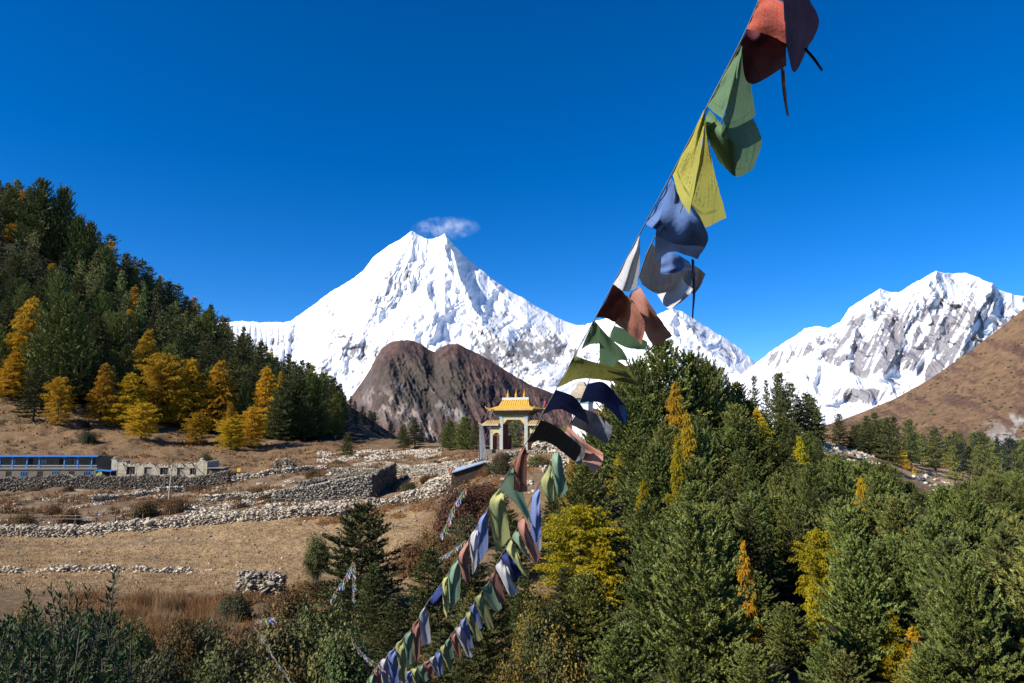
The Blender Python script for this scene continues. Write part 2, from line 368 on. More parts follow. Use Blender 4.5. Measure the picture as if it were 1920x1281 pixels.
def peak_rel(ridges, amp, f1, seed, sk=0.0, st=1.7):
    def rel(PX, PY, V):
        taper = np.clip((1-V)*9, 0, 1)**0.7
        wx = fbm(PX/(f1*1.1), PY/(f1*1.1), seed+11, 3)*f1*0.55; wy = fbm(PX/(f1*1.1), PY/(f1*1.1), seed+17, 3)*f1*0.55
        u = PX + sk*(PY-600) + wx; q = PY + wy
        d = -amp*(ridged(u/f1, q/(f1*st), seed, 3, 0.5)-0.9)*(0.25+0.75*taper)
        d = d - amp*0.24*fbm(u/(f1*.36), q/(f1*.5), seed+5, 6, 0.58)*taper
        for pts, h, wd in ridges:
            wob = fbm(PX/22, PY/22, seed+2, 3)*7
            d = d - h*np.exp(-np.maximum(seg_dist(PX+wob, PY, pts), 0)/wd)
        return d
    return rel
# the great white peak
man_sil = [(380, 603), (415, 604), (455, 602), (490, 605), (520, 604), (545, 603), (580, 577), (620, 548), (660, 524), (682, 508), (700, 482), (725, 463), (752, 447), (772, 433), (786, 441), (802, 448), (822, 444), (834, 437), (845, 453), (870, 480), (892, 499), (920, 521), (960, 548), (1000, 571), (1050, 599), (1080, 609), (1120, 612), (1200, 640), (1300, 680), (1420, 720)]
ridgesM = [([(772, 433), (758, 470), (742, 505), (715, 545), (690, 590), (650, 640), (600, 690)], 420, 22),
           ([(834, 437), (848, 480), (862, 520), (880, 560), (905, 610), (960, 660), (1030, 700)], 620, 26),
           ([(545, 603), (540, 640), (520, 680), (500, 720)], 380, 20),
           ([(905, 510), (960, 570), (1010, 625), (1060, 680)], 330, 20),
           ([(985, 565), (1040, 610), (1100, 660)], 260, 16),
           ([(800, 450), (800, 520), (812, 590), (800, 640)], 260, 18)]
def man_attr(PX, PY, V):
    n = ridged((PX*0.9+PY*0.5)/26, (PY-PX*0.4)/38, 3, 5); n2 = fbm(PX/60, PY/60, 2, 3)
    A_, R_ = fall(PX, PY); r = 0.14 + 0.16*(ridged(A_/9, R_/55, 7.7, 4)-.9) + 0.16*(n-0.9) + 0.12*n2 + 0.22*fbm((PX+.4*PY)/4, (PY-.6*PX)/11, 9, 4)
    for cx, cy, sx, sy, a in [(745, 525, 34, 26, .34), (700, 560, 30, 22, .18), (800, 545, 26, 40, .12), (690, 665, 55, 22, .36), (640, 640, 50, 30, .20), (600, 690, 40, 25, .22), (640, 700, 22, 12, .35), (905, 640, 45, 30, .28), (965, 670, 60, 30, .38), (1010, 715, 60, 12, .3),
                              (1000, 640, 60, 30, .24), (1060, 660, 60, 26, .3), (765, 470, 12, 25, .12), (842, 470, 10, 25, .15), (480, 640, 60, 28, .17), (610, 575, 40, 12, .15), (880, 590, 16, 30, .15), (940, 590, 40, 20, .12)]:
        r = r + a*np.exp(-((PX-cx)/sx)**2-((PY-cy)/sy)**2)
    r = r - 0.3*np.exp(-((PX-610)/45)**2-((PY-735)/25)**2) - 0.12*sstep(0.80, 0.95, V)
    return {'rock': r}
def fall(PX, PY):      # fall-line coordinates fanning out from the summit
    a = np.arctan2(PX-802, np.maximum(PY-380, 8)); return a*260, np.hypot(PX-802, PY-380)
def flute(PX, PY, V):
    A_, R_ = fall(PX, PY); tp = np.clip((1-V)*9, 0, 1); wx = fbm(PX/60, PY/60, 31, 3)*14
    tp = tp*(.3+.7*sstep(-.25, .35, fbm(PX/55, PY/55, 8, 3)))
    d = peak_rel(ridgesM, 170, 80, 1.0, 0.5)(PX, PY, V) - (120*(ridged((A_+wx)/38, R_/150, 3.3, 3)-.9) + 34*(ridged((A_+wx)/11, R_/70, 5.3, 3)-.9))*tp
    m = sstep(560, 530, PX)*np.clip((1-V)*12, 0, 1); d = d - m*130*np.abs(np.sin(PX/3.4 + fbm(PX/30, PY/40, 3, 2)*1.2))
    return d
relief('snow_mountain', 380, 1420, 1000, 460, man_sil, [(380, 800), (1420, 800)], 10500, 15500, flute, man_attr, snow_mat('snow_and_rock', (0.13, 0.13, 0.14), (0.26, 0.24, 0.235), 0.004), jag=1.6, jf=16)
# middle snowy peak behind the flags
mid_sil = [(1060, 640), (1100, 607), (1140, 595), (1180, 600), (1230, 590), (1262, 579), (1280, 585), (1300, 598), (1350, 628), (1390, 655), (1416, 680), (1450, 692), (1520, 700), (1700, 720)]
def mid_attr(PX, PY, V):
    n = ridged((PX*0.9-PY*0.3)/24, (PY+PX*0.4)/38, 8, 5); r = 0.14 + 0.22*(n-0.9) + 0.15*fbm((PX-.4*PY)/4, (PY+.6*PX)/11, 9, 4)
    for cx, cy, sx, sy, a in [(1310, 625, 20, 40, .3), (1360, 660, 40, 20, .22), (1220, 660, 40, 30, .12)]:
        r = r + a*np.exp(-((PX-cx)/sx)**2-((PY-cy)/sy)**2)
    return {'rock': r}
relief('snow_mountain', 1060, 1700, 640, 260, mid_sil, [(1060, 800), (1700, 810)], 8500, 12300,
       behind(peak_rel([([(1262, 579), (1290, 620), (1340, 670), (1400, 710)], 420, 18), ([(1250, 590), (1230, 660), (1210, 720)], 200, 18)], 230, 60, 4.0, -0.4), 1060, 1190, 6000), mid_attr, snow_mat('glacier_snow', (0.13, 0.13, 0.14), (0.26, 0.24, 0.235), 0.005), jag=1.5, jf=16)
# rocky snow range on the right
rt_sil = [(1370, 712), (1400, 695), (1420, 680), (1445, 658), (1470, 643), (1510, 616), (1530, 611), (1555, 614), (1575, 604), (1592, 578), (1620, 560), (1650, 541), (1668, 547), (1686, 548), (1720, 527), (1755, 508), (1772, 512), (1790, 513), (1812, 511), (1840, 522), (1862, 532), (1872, 543), (1900, 552), (1922, 557), (1990, 600), (2100, 660)]
def rt_attr(PX, PY, V):
    u = PX - 0.75*(PY-600)*-0.6
    n = ridged(u/17, (PY+0.6*PX)/60, 12, 5); r = 0.30 + 0.36*(n-0.95)
    edge = pline(rt_sil, PX); dep = PY-edge
    r = r + 0.26*sstep(15, 80, dep)*sstep(1560, 1680, PX) + 0.16*sstep(8, 50, dep)*sstep(1640, 1600, PX) - 0.22*sstep(22, 0, dep)
    low = pline([(1370, 690), (1450, 700), (1520, 668), (1580, 700), (1620, 712), (1700, 700), (1740, 720), (1800, 740), (2000, 760)], PX)
    r = r - 0.6*sstep(-14, 8, PY-low)
    for cx, cy, sx, sy, a in [(1590, 738, 60, 12, .5), (1520, 708, 45, 5, .45), (1620, 752, 60, 20, .5), (1660, 735, 60, 10, .3), (1850, 560, 12, 25, .3), (1450, 665, 30, 18, .15), (1745, 668, 14, 10, -.5), (1855, 608, 10, 40, -.4), (1800, 560, 30, 20, -.2)]:
        r = r + a*np.exp(-((PX-cx)/sx)**2-((PY-cy)/sy)**2)
    return {'rock': r}
relief('rocky_snow_range', 1370, 2100, 730, 330, rt_sil, [(1370, 800), (2100, 830)], 6500, 9800,
       peak_rel([([(1755, 508), (1720, 570), (1690, 640), (1660, 700)], 330, 20), ([(1860, 530), (1830, 590), (1800, 660), (1760, 720)], 300, 16), ([(1650, 541), (1610, 610), (1580, 680)], 220, 16)], 200, 55, 7.0, -0.6), rt_attr,
       snow_mat('rock_and_snow', (0.16, 0.158, 0.18), (0.28, 0.262, 0.265), 0.006), jag=1.5, jf=14)
# brown ridge in the middle
def brown_mat(name, sc, bdist, bstr=0.6):
    m = bpy.data.materials.new(name); m.use_nodes = True
    n = m.node_tree.nodes; l = m.node_tree.links; b = n['Principled BSDF']; b.inputs['Roughness'].default_value = 0.95; b.inputs['Specular IOR Level'].default_value = 0.08
    at = n.new('ShaderNodeAttribute'); at.attribute_name = 'cover'
    tc = n.new('ShaderNodeTexCoord'); nz = n.new('ShaderNodeTexNoise'); nz.inputs['Scale'].default_value = sc; nz.inputs['Detail'].default_value = 9; nz.inputs['Roughness'].default_value = 0.75; l.new(tc.outputs['Object'], nz.inputs['Vector'])
    r = n.new('ShaderNodeMapRange'); r.inputs[1].default_value = 0.3; r.inputs[2].default_value = 0.7; r.inputs[3].default_value = 0.55; r.inputs[4].default_value = 1.45; l.new(nz.outputs[0], r.inputs[0])
    mx = n.new('ShaderNodeVectorMath'); mx.operation = 'SCALE'; l.new(at.outputs['Color'], mx.inputs[0]); l.new(r.outputs[0], mx.inputs['Scale']); l.new(mx.outputs[0], b.inputs['Base Color'])
    bp = n.new('ShaderNodeBump'); bp.inputs['Strength'].default_value = bstr; bp.inputs['Distance'].default_value = bdist; l.new(nz.outputs[0], bp.inputs['Height']); l.new(bp.outputs[0], b.inputs['Normal'])
    return m
def mixc(C, c, m):
    m = np.clip(m, 0, 1)[..., None]; return C*(1-m) + np.array(c)*m
br_sil = [(560, 812), (620, 780), (655, 748), (680, 715), (695, 690), (706, 668), (716, 652), (730, 642), (748, 639), (768, 638), (790, 646), (803, 655), (815, 660), (826, 652), (840, 645), (858, 646), (880, 655), (920, 676), (960, 702), (1000, 724), (1050, 742), (1120, 768), (1250, 800), (1400, 815)]
def br_attr(PX, PY, V):
    n = fbm((PX+PY)/40, (PY-PX)/90, 3, 5); n2 = ridged(PX/30, PY/60, 5, 5)
    C = np.zeros(PX.shape+(3,)) + np.array((0.108, 0.066, 0.057))
    C = mixc(C, (0.060, 0.042, 0.042), sstep(0.0, 0.5, n+.5*fbm(PX/8, PY/14, 4, 3)))
    C = mixc(C, (0.062, 0.056, 0.046), sstep(150, 60, np.hypot((PX-790)*1.0, (PY-735)*1.6))*0.8)
    cl = sstep(26, 4, np.abs(PX-(705+(PY-660)*0.62+12*n)))*sstep(700, 730, PY)*sstep(0.95, 1.25, n2+.4*fbm(PX/5, PY/9, 4, 3))
    C = mixc(C, (0.20, 0.17, 0.15), cl*.6)
    C = mixc(C, (0.26, 0.21, 0.18), sstep(34, 6, seg_dist(PX, PY, [(700, 745), (760, 780), (800, 800), (830, 825)])+16*n)*sstep(0.9, 1.25, n2+.5*fbm(PX/5, PY/9, 6, 3))*0.9)
    C = mixc(C, (0.22, 0.20, 0.195), sstep(16, 3, seg_dist(PX, PY, [(810, 745), (850, 770), (880, 795)])+10*n)*sstep(1.0, 1.3, n2+.5*fbm(PX/5, PY/9, 7, 3))*0.8)
    C = mixc(C, (0.10, 0.085, 0.08), sstep(735, 690, PX)*sstep(1.15, 1.5, n2+.4*fbm(PX/5, PY/9, 4, 3))*.7)
    return {'cover': C}
relief('brown_mountain', 560, 1400, 620, 300, br_sil, [(560, 900), (1400, 900)], 2300, 3600,
       lambda PX, PY, V: -(62*(ridged((PX-.35*PY)/62, (PY+.2*PX)/150, 9.0, 3)-.9) + 17*(ridged((PX-.4*PY)/17, PY/34, 4.4, 4)-.9) + 8*fbm(PX/5, PY/7, 6, 4) + 60*np.exp(-seg_dist(PX, PY, [(748, 640), (728, 690), (735, 760), (790, 840)])/20) + 60*np.exp(-seg_dist(PX, PY, [(845, 645), (880, 720), (960, 800)])/26))*np.clip((1-V)*8, 0, 1), br_attr, brown_mat('heather_slope', 0.02, 16, .6), jag=1.2, jf=14)
# brown hillside on the right
hr_sil = [(1540, 812), (1585, 788), (1610, 776), (1650, 760), (1700, 738), (1760, 700), (1800, 672), (1830, 650), (1880, 612), (1922, 578), (2000, 520), (2200, 400), (2500, 300)]
def hr_attr(PX, PY, V):
    u = (PX+PY*1.2); n = fbm(u/120, (PY-PX*0.45)/26, 3, 5); n2 = fbm(PX/9, PY/9, 5, 4); n3 = ridged((PX)/26, (PY)/30, 6, 5)
    C = np.zeros(PX.shape+(3,)) + np.array((0.215, 0.132, 0.075))
    C = mixc(C, (0.13, 0.075, 0.055), sstep(0.0, 0.40, n+0.35*n2)*0.9)
    C = mixc(C, (0.16, 0.10, 0.07), sstep(0.25, 0.6, n2)*0.6)
    C = mixc(C, (0.40, 0.37, 0.35), sstep(60, 15, np.hypot(PX-1895, (PY-830)*1.3)+25*n)*sstep(0.9, 1.4, n3))
    C = mixc(C, (0.36, 0.32, 0.28), sstep(40, 10, np.hypot(PX-1905, (PY-790)*2)+20*n)*sstep(0.9, 1.4, n3))
    return {'cover': C}
relief('brown_hillside', 1540, 2500, 620, 300, hr_sil, [(1540, 960), (2500, 960)], 520, 1500,
       peak_rel([([(1700, 738), (1740, 800), (1800, 880)], 40, 40)], 20, 120, 14.0, 1.0), hr_attr, brown_mat('dry_grass_slope', 0.06, 9, 0.9), jag=1.0, jf=12)
# wooded ridge behind the left hillside
fr_sil = [(-300, 400), (100, 420), (200, 480), (260, 520), (330, 565), (400, 615), (440, 650), (500, 690), (540, 705), (600, 735), (650, 757), (700, 790), (745, 820), (800, 838), (900, 855)]
def fr_attr(PX, PY, V):
    n = fbm(PX/20, PY/20, 3, 4); C = np.zeros(PX.shape+(3,)) + np.array((0.055, 0.045, 0.035))
    return {'cover': mixc(C, (0.085, 0.06, 0.055), sstep(0, 0.5, n))}
relief('wooded_ridge', -300, 900, 300, 90, fr_sil, [(-300, 900), (900, 900)], 560, 760, peak_rel([], 25, 80, 21.0), fr_attr, brown_mat('forest_floor', 0.1, 2), jag=1.5, jf=20)
FR = fr_sil
# ------------------------------------------------------------------ trees
def unit(a): return a / np.maximum(np.linalg.norm(a, axis=-1, keepdims=True), 1e-9)
def brush(P0, Dr, L, nodes, k, nl, w, fwd, r, upb=0.0, droop=0.0):
    """bottle-brush twigs: every needle spray is one narrow triangle"""
    N = len(P0); s = (np.arange(nodes)+0.6)/nodes
    C = P0[:, None]+Dr[:, None]*L[:, None, None]*s[None, :, None]
    C[..., 2] -= droop*(s[None]**2)*L[:, None]
    C = np.repeat(C.reshape(-1, 3), k, 0); D = np.repeat(np.repeat(Dr, nodes, 0), k, 0); n = len(C)
    rad = unit(np.cross(D, unit(r.normal(size=(n, 3))))); d = unit(D*fwd + rad + np.array([0, 0, upb]) + 0.25*r.normal(size=(n, 3)))
    outw = C*np.array([1, 1, 0.0]); outw = unit(outw+1e-6)*0.6 + np.array([0, 0, 0.35])
    N = unit(rad*0.8 + outw + 0.15*r.normal(size=(n, 3)))
    ln = nl*r.uniform(0.6, 1.25, n)[:, None]; side = unit(np.cross(d, N))*w*r.uniform(0.7, 1.3, n)[:, None]
    b = C + rad*w*0.4
    V = np.stack([b-side, b+side, b+d*ln], 1).reshape(-1, 3)
    return V
def crown_fingers(H, R, z0, prof, whorls, nb, elev, upturn, nsamp, fl, r, side=0.9, fup=0.35, jitter=0.2):
    F = []; B = []
    for i in range(whorls):
        f = (i+0.5)/whorls; z = z0*H + (1-z0)*H*f**0.92
        Rz = R*prof(f); nbb = max(3, int(round(nb*(1-0.35*f))))
        a0 = r.uniform(0, 6.28)
        for j in range(nbb):
            a = a0 + 6.283*(j+r.uniform(-.3, .3))/nbb; L = Rz*r.uniform(1-jitter*1.6, 1+jitter)
            if r.random() < 0.06: L *= 0.55
            e = elev(f)+r.uniform(-.14, .14); h = np.array([math.cos(a), math.sin(a), 0]); sd = np.array([-math.sin(a), math.cos(a), 0])
            zz = z + r.uniform(-.25, .25)*(1-z0)*H/whorls
            pts = []
            for q in np.linspace(0, 1, 6):
                pts.append(np.array([0, 0, zz]) + h*L*q*math.cos(e) + np.array([0, 0, 1])*L*(q*math.sin(e)+upturn*q**2.2))
            B.append(pts)
            ns = max(2, int(round(nsamp*L/R+1)))
            for q in np.linspace(0.24, 1.0, ns):
                k = min(int(q*5), 4); t = q*5-k; p = pts[k]*(1-t)+pts[k+1]*t; tan = pts[k+1]-pts[k]; tan = tan/(np.linalg.norm(tan)+1e-9)
                for s_ in ((-1, 1) if q < 0.97 else (0,)):
                    d = tan*(1.0-0.15*abs(s_)) + sd*s_*side*r.uniform(.6, 1.2) + np.array([0, 0, fup*r.uniform(.3, 1.4)]) + r.normal(size=3)*0.15
                    d /= np.linalg.norm(d); F.append((p, d, fl*(1.15-0.35*q)*r.uniform(.75, 1.25)*(0.6+0.4*min(1, L/(R*.5)))))
    F.append((np.array([0, 0, H*0.97]), np.array([0, 0, 1.0]), fl*1.2))
    return F, B
def wood(H, B, r0, z0, r, lean=0.0, bare=0):
    mb = MB(); n = 7
    mb.tube([(0.02*H*math.sin(i*0.9)*0.3, 0, H*q) for i, q in enumerate(np.linspace(-0.03, 0.98, n))], [r0*(1.25 if i == 0 else 1)*(1-0.93*i/(n-1))+0.01 for i in range(n)], 8)
    for pts in B:
        L = np.linalg.norm(pts[-1]-pts[0]); rr = 0.012*H*0.22*(0.5+L*0.15)
        mb.tube([pts[0], pts[2], pts[4]], [rr, rr*.7, rr*.3], 3, caps=False)
    for i in range(bare):
        a = r.uniform(0, 6.28); z = H*r.uniform(.15, z0); L = H*.07*r.uniform(.5, 1.3)
        mb.tube([(0, 0, z), (L*math.cos(a), L*math.sin(a), z-L*.2)], [.05, .015], 3, caps=False)
    return mb
PROTO = {}
def make_tree_meshes(key, H, R, z0, prof, whorls, nb, elev, upturn, nsamp, fl, nodes, k, nl, w, fwd, matk, seed, side=0.9, fup=0.35, upb=0.1, droop=0.0, jitter=0.2, bare=0, r0=None):
    r = np.random.default_rng(seed)
    F, B = crown_fingers(H, R, z0, prof, whorls, nb, elev, upturn, nsamp, fl, r, side, fup, jitter)
    P0 = np.array([f[0] for f in F]); Dr = np.array([f[1] for f in F]); L = np.array([f[2] for f in F])
    V = brush(P0, Dr, L, nodes, k, nl, w, fwd, r, upb, droop)
    T = np.arange(len(V)).reshape(-1, 3)
    crown = mesh_np('crown', V, tris=T, mats=M[matk])
    mb = wood(H, B, r0 or H*0.016, z0, r, bare=bare)
    me = bpy.data.meshes.new('trunk'); me.from_pydata(mb.v, [], mb.f); me.materials.append(M['bark']); me.update()
    PROTO[key] = (crown, me, H, R)
    return len(T)
dome = lambda f: (1-f**1.9)**0.75*(0.72+0.28*min(1, f*5))+0.06
cone = lambda f: (1-f)**0.85*(0.8+0.2*min(1, f*6))+0.05
egg = lambda f: max(0, math.sin(math.pi*min(1, (f*0.86+0.14))))**0.7+0.05
layer = lambda f: ((1-f)**0.8)*(0.75+0.35*math.sin(f*30)**2)+0.06
nt_ = 0
for i in range(4):   # broad blue pines with upswept brushy fingers
    nt_ += make_tree_meshes('pine%d' % i, 12, 3.7+0.22*i, 0.05, (lambda f: .85*dome(f)+.15*cone(f)) if i % 2 else (lambda f: 0.5*dome(f)+0.5*cone(f)), 13+i, 10, lambda f: -0.04+0.75*f, 0.24, 4, 1.30, 7, 8, 0.25, 0.078, 1.3, 'pine', 100+i, side=0.8, fup=0.5, upb=0.08, jitter=0.16)
for i in range(3):   # dark firs
    nt_ += make_tree_meshes('fir%d' % i, 12, 3.0+0.4*i, 0.08, cone, 18, 9, lambda f: -0.10+0.5*f, 0.08, 5, 0.75, 4, 6, 0.26, 0.062, 1.1, 'fir', 200+i, fup=0.1, upb=0.1)
for i in range(3):   # larches
    nt_ += make_tree_meshes('larch%d' % i, 12, 3.3+0.3*i, 0.08, (cone, layer, egg)[i], 14, 10, lambda f: 0.12+0.35*f, -0.08, 7, 0.85, 5, 8, 0.23, 0.050, 0.8, 'larch', 300+i, fup=-0.1, upb=0.0, droop=0.5, jitter=0.3)
    c, t, h, r_ = PROTO['larch%d' % i]; c2 = c.copy(); c2.materials.clear(); c2.materials.append(M['larchy']); PROTO['larchy%d' % i] = (c2, t, h, r_)
for i in range(3):   # distant trees, coarser
    nt_ += make_tree_meshes('farfir%d' % i, 12, 2.6+0.5*i, 0.15, (cone, dome, cone)[i], 10, 6, lambda f: 0.0+0.5*f, 0.05, 3, 1.1, 3, 6, 0.45, 0.10, 0.6, 'farfir', 400+i, jitter=0.35)
    c, t, h, r_ = PROTO['farfir%d' % i]
    for nm, mk in (('midfir', 'fir'), ('midpine', 'pine'), ('midlarch', 'larch')):
        c2 = c.copy(); c2.materials.clear(); c2.materials.append(M[mk]); PROTO[nm+'%d' % i] = (c2, t, h, r_)
for i in range(2):   # tall slim pines with bare lower trunks
    nt_ += make_tree_meshes('tall%d' % i, 12, 1.9, 0.34, lambda f: 0.55+0.5*math.sin(f*9)**2*(1-f)-0.45*f**3, 13, 6, lambda f: 0.05+0.5*f, 0.1, 3, 0.7, 4, 6, 0.24, 0.05, 0.6, 'fir', 500+i, jitter=0.4, bare=14, r0=0.15)
make_tree_meshes('fullpine', 12, 3.6, 0.05, dome, 17, 9, lambda f: -0.1+0.6*f, 0.15, 5, 0.9, 5, 7, 0.28, 0.06, 1.0, 'fir', 600, fup=0.35)
print('tree tris', nt_)
KINDNAME = {'pine': 'pine_tree', 'fir': 'fir_tree', 'larch': 'larch_tree', 'larchy': 'larch_tree', 'farfir': 'conifer_tree', 'midfir': 'mid_fir_tree', 'midpine': 'pine_tree', 'midlarch': 'larch_tree', 'tall': 'pine_tree', 'fullpine': 'fir_tree'}  # midfir trees are firs too, coarser copies for the middle distance
NTREE = {}
def put_tree(key, x, y, H, wf=1.0, label=None, group=None, z=None, tilt=0.0):
    c, t, h, R_ = PROTO[key]; s = H/h
    z = float(gz(x, y)) - 0.15 if z is None else z
    kn = KINDNAME[key.rstrip('0123456789')]
    o = thing(kn, (x, y, z), label or 'tree', 'tree', group, rnd.uniform(0, 6.283))
    o.scale = (s*wf, s*wf, s); o.rotation_euler = (rnd.uniform(-1, 1)*0.03+tilt*0, rnd.uniform(-1, 1)*0.03, rnd.uniform(0, 6.28))
    NTREE[kn] = NTREE.get(kn, 0)+1
    link('crown', c, o); link('trunk', t, o)
    return o
LAR = []
def clear_of_larches(px, D, top, half):
    return not any(D < LD+3 and abs(px-lx) < (half*(.6 if LD < 60 else .45)+lw*.2 if LD < 250 else lw*.4) and top < lt+lw*(.8 if LD < 60 else .7 if LD < 250 else .6) for lx, lt, lw, LD in LAR)
ENV = [(1000, 930), (1040, 900), (1100, 870), (1150, 790), (1250, 700), (1350, 720), (1450, 780), (1520, 812), (1560, 845), (1600, 868), (1680, 880), (1740, 930), (1800, 915), (1870, 890), (1920, 880), (2100, 880)]
def tree_at(key, px, top, D, wpx, label, group=None, base=None):
    """tree whose top shows at (px, top) when it stands D metres out, crown wpx wide"""
    g = gpt(px, D); z = g.z - 0.15
    if base is not None: z = min(z, P(px, base, D).z)
    if 'larch' in key: LAR.append((px, top, wpx, D))
    ztop = P(px, top, D).z; H = max(2.0, (ztop-z)/0.99)
    c, t, h, R_ = PROTO[key]
    wf = min(1.3, (wpx/FPX*D)/(2*R_*0.92)/(H/h))
    return put_tree(key, g.x, D, H, wf, label, group, z=z)

# --- golden larches at the foot of the left forest (each one a label of its own)
for a in [
 ('larch1', 45, 560, 232, 87, 'tall rusty orange larch standing at the left edge of the hillside forest'),
 ('larch0', 188, 684, 212, 56, 'small golden larch alone in the meadow edge between the dark pine and the larch grove'),
 ('larch2', 108, 708, 205, 47, 'low bushy yellow larch on the brown meadow just right of the dark lone pine'),
 ('larch0', 268, 622, 240, 67, 'slender golden larch spire rising above the left end of the larch grove'),
 ('larch1', 238, 700, 214, 75, 'golden larch on the left outer edge of the larch grove'),
 ('larch2', 300, 664, 222, 91, 'broad golden larch in the middle of the grove, tallest of its front rank'),
 ('larch2', 264, 756, 200, 62, 'bright yellow round larch at the foot of the grove, lowest on its left side'),
 ('larch1', 352, 674, 226, 79, 'orange-yellow larch right of the broad middle larch of the grove'),
 ('larch0', 410, 680, 228, 75, 'golden larch beside the dark firs at the right part of the grove'),
 ('larch2', 368, 774, 204, 58, 'yellow larch with drooping sprays at the foot of the grove, above the ruined white house'),
 ('larch0', 430, 756, 207, 39, 'thin yellow larch tip rising behind the two round larches on the right'),
 ('larch2', 432, 784, 198, 58, 'bright yellow round larch at the very foot of the grove, lowest on its right side'),
 ('larch2', 470, 764, 206, 49, 'yellow round larch right of the lowest one at the foot of the grove'),
 ('larch1', 492, 690, 232, 62, 'golden larch standing apart among the dark firs at the right end of the left forest'),
 ('larch0', 525, 700, 250, 30, 'thin orange larch half hidden behind the dark firs at the forest end'),
 ('larch0', 240, 582, 300, 34, 'small yellow larch glowing high among the dark pines right of the forest middle'),
 ('larch2', 125, 446, 360, 36, 'small yellow larch crown high in the forest, second below the summit pines'),
 ('larch2', 98, 494, 340, 28, 'smallest yellow larch tip high in the left forest among green pines'),
 ('larch2', 20, 420, 350, 48, 'olive-yellow larch high at the left edge of the forest'),
 ('larch1', 20, 660, 222, 66, 'rusty larch low at the left edge in front of the tall orange one'),
]: tree_at(*a, group=None)
# --- larches on the right spur
for a in [
 ('larchy2', 1088, 950, 56, 138, 'big bright yellow larch in front of the pines, right of the lower prayer flags'),
 ('larchy0', 1130, 1010, 54, 110, 'lower yellow larch bush leaning against the big bright yellow larch'),
 ('larch0', 1270, 722, 84, 54, 'golden larch in the upper middle of the pine spur below its highest pine'),
 ('larch1', 1290, 775, 72, 46, 'orange larch just under the golden one high on the pine spur'),
 ('larchy1', 1270, 820, 60, 50, 'yellow-green larch sliver in the middle of the pine spur'),
 ('larchy0', 1437, 794, 83, 60, 'bright yellow larch on the ridge line right of the spur pines'),
 ('larch0', 1422, 768, 90, 44, 'orange larch on the ridge line just above the bright yellow one'),
 ('larchy0', 1508, 822, 80, 46, 'lime yellow larch beside the dirt landslip on the right ridge'),
 ('larch1', 1622, 898, 65, 40, 'single orange larch standing by itself on the right flank of the spur'),
 ('larchy2', 1540, 994, 51, 70, 'yellow larch in the middle of the right-hand pine slope'),
 ('larchy1', 1527, 1096, 42, 46, 'small yellow larch below the middle yellow one on the right-hand slope'),
 ('larch0', 1407, 1020, 44, 40, 'narrow orange-yellow larch sapling between two big pines in the lower middle'),
 ('larchy1', 1685, 1143, 39.5, 54, 'yellow larch near the bottom right, left one of two side by side'),
 ('larch0', 1722, 1178, 38.5, 50, 'orange-yellow larch near the bottom right, right one of two side by side'),
 ('larch0', 1075, 862, 74, 50, 'orange larch behind the hanging green prayer flag'),
 ('larch1', 1150, 745, 96, 90, 'dull golden larch at the upper left shoulder of the pine spur behind the blue flags'),
 ('larchy1', 1135, 805, 92, 60, 'dull yellow larch behind the white and navy flags at the shoulder of the spur'),
 ('larchy1', 1165, 850, 80, 50, 'olive-golden larch below the salmon flag on the left flank of the spur'),
 ('larchy1', 1205, 905, 58, 50, 'yellow-green larch strip beside the olive one on the left flank of the spur'),
]: tree_at(*a, group=None)
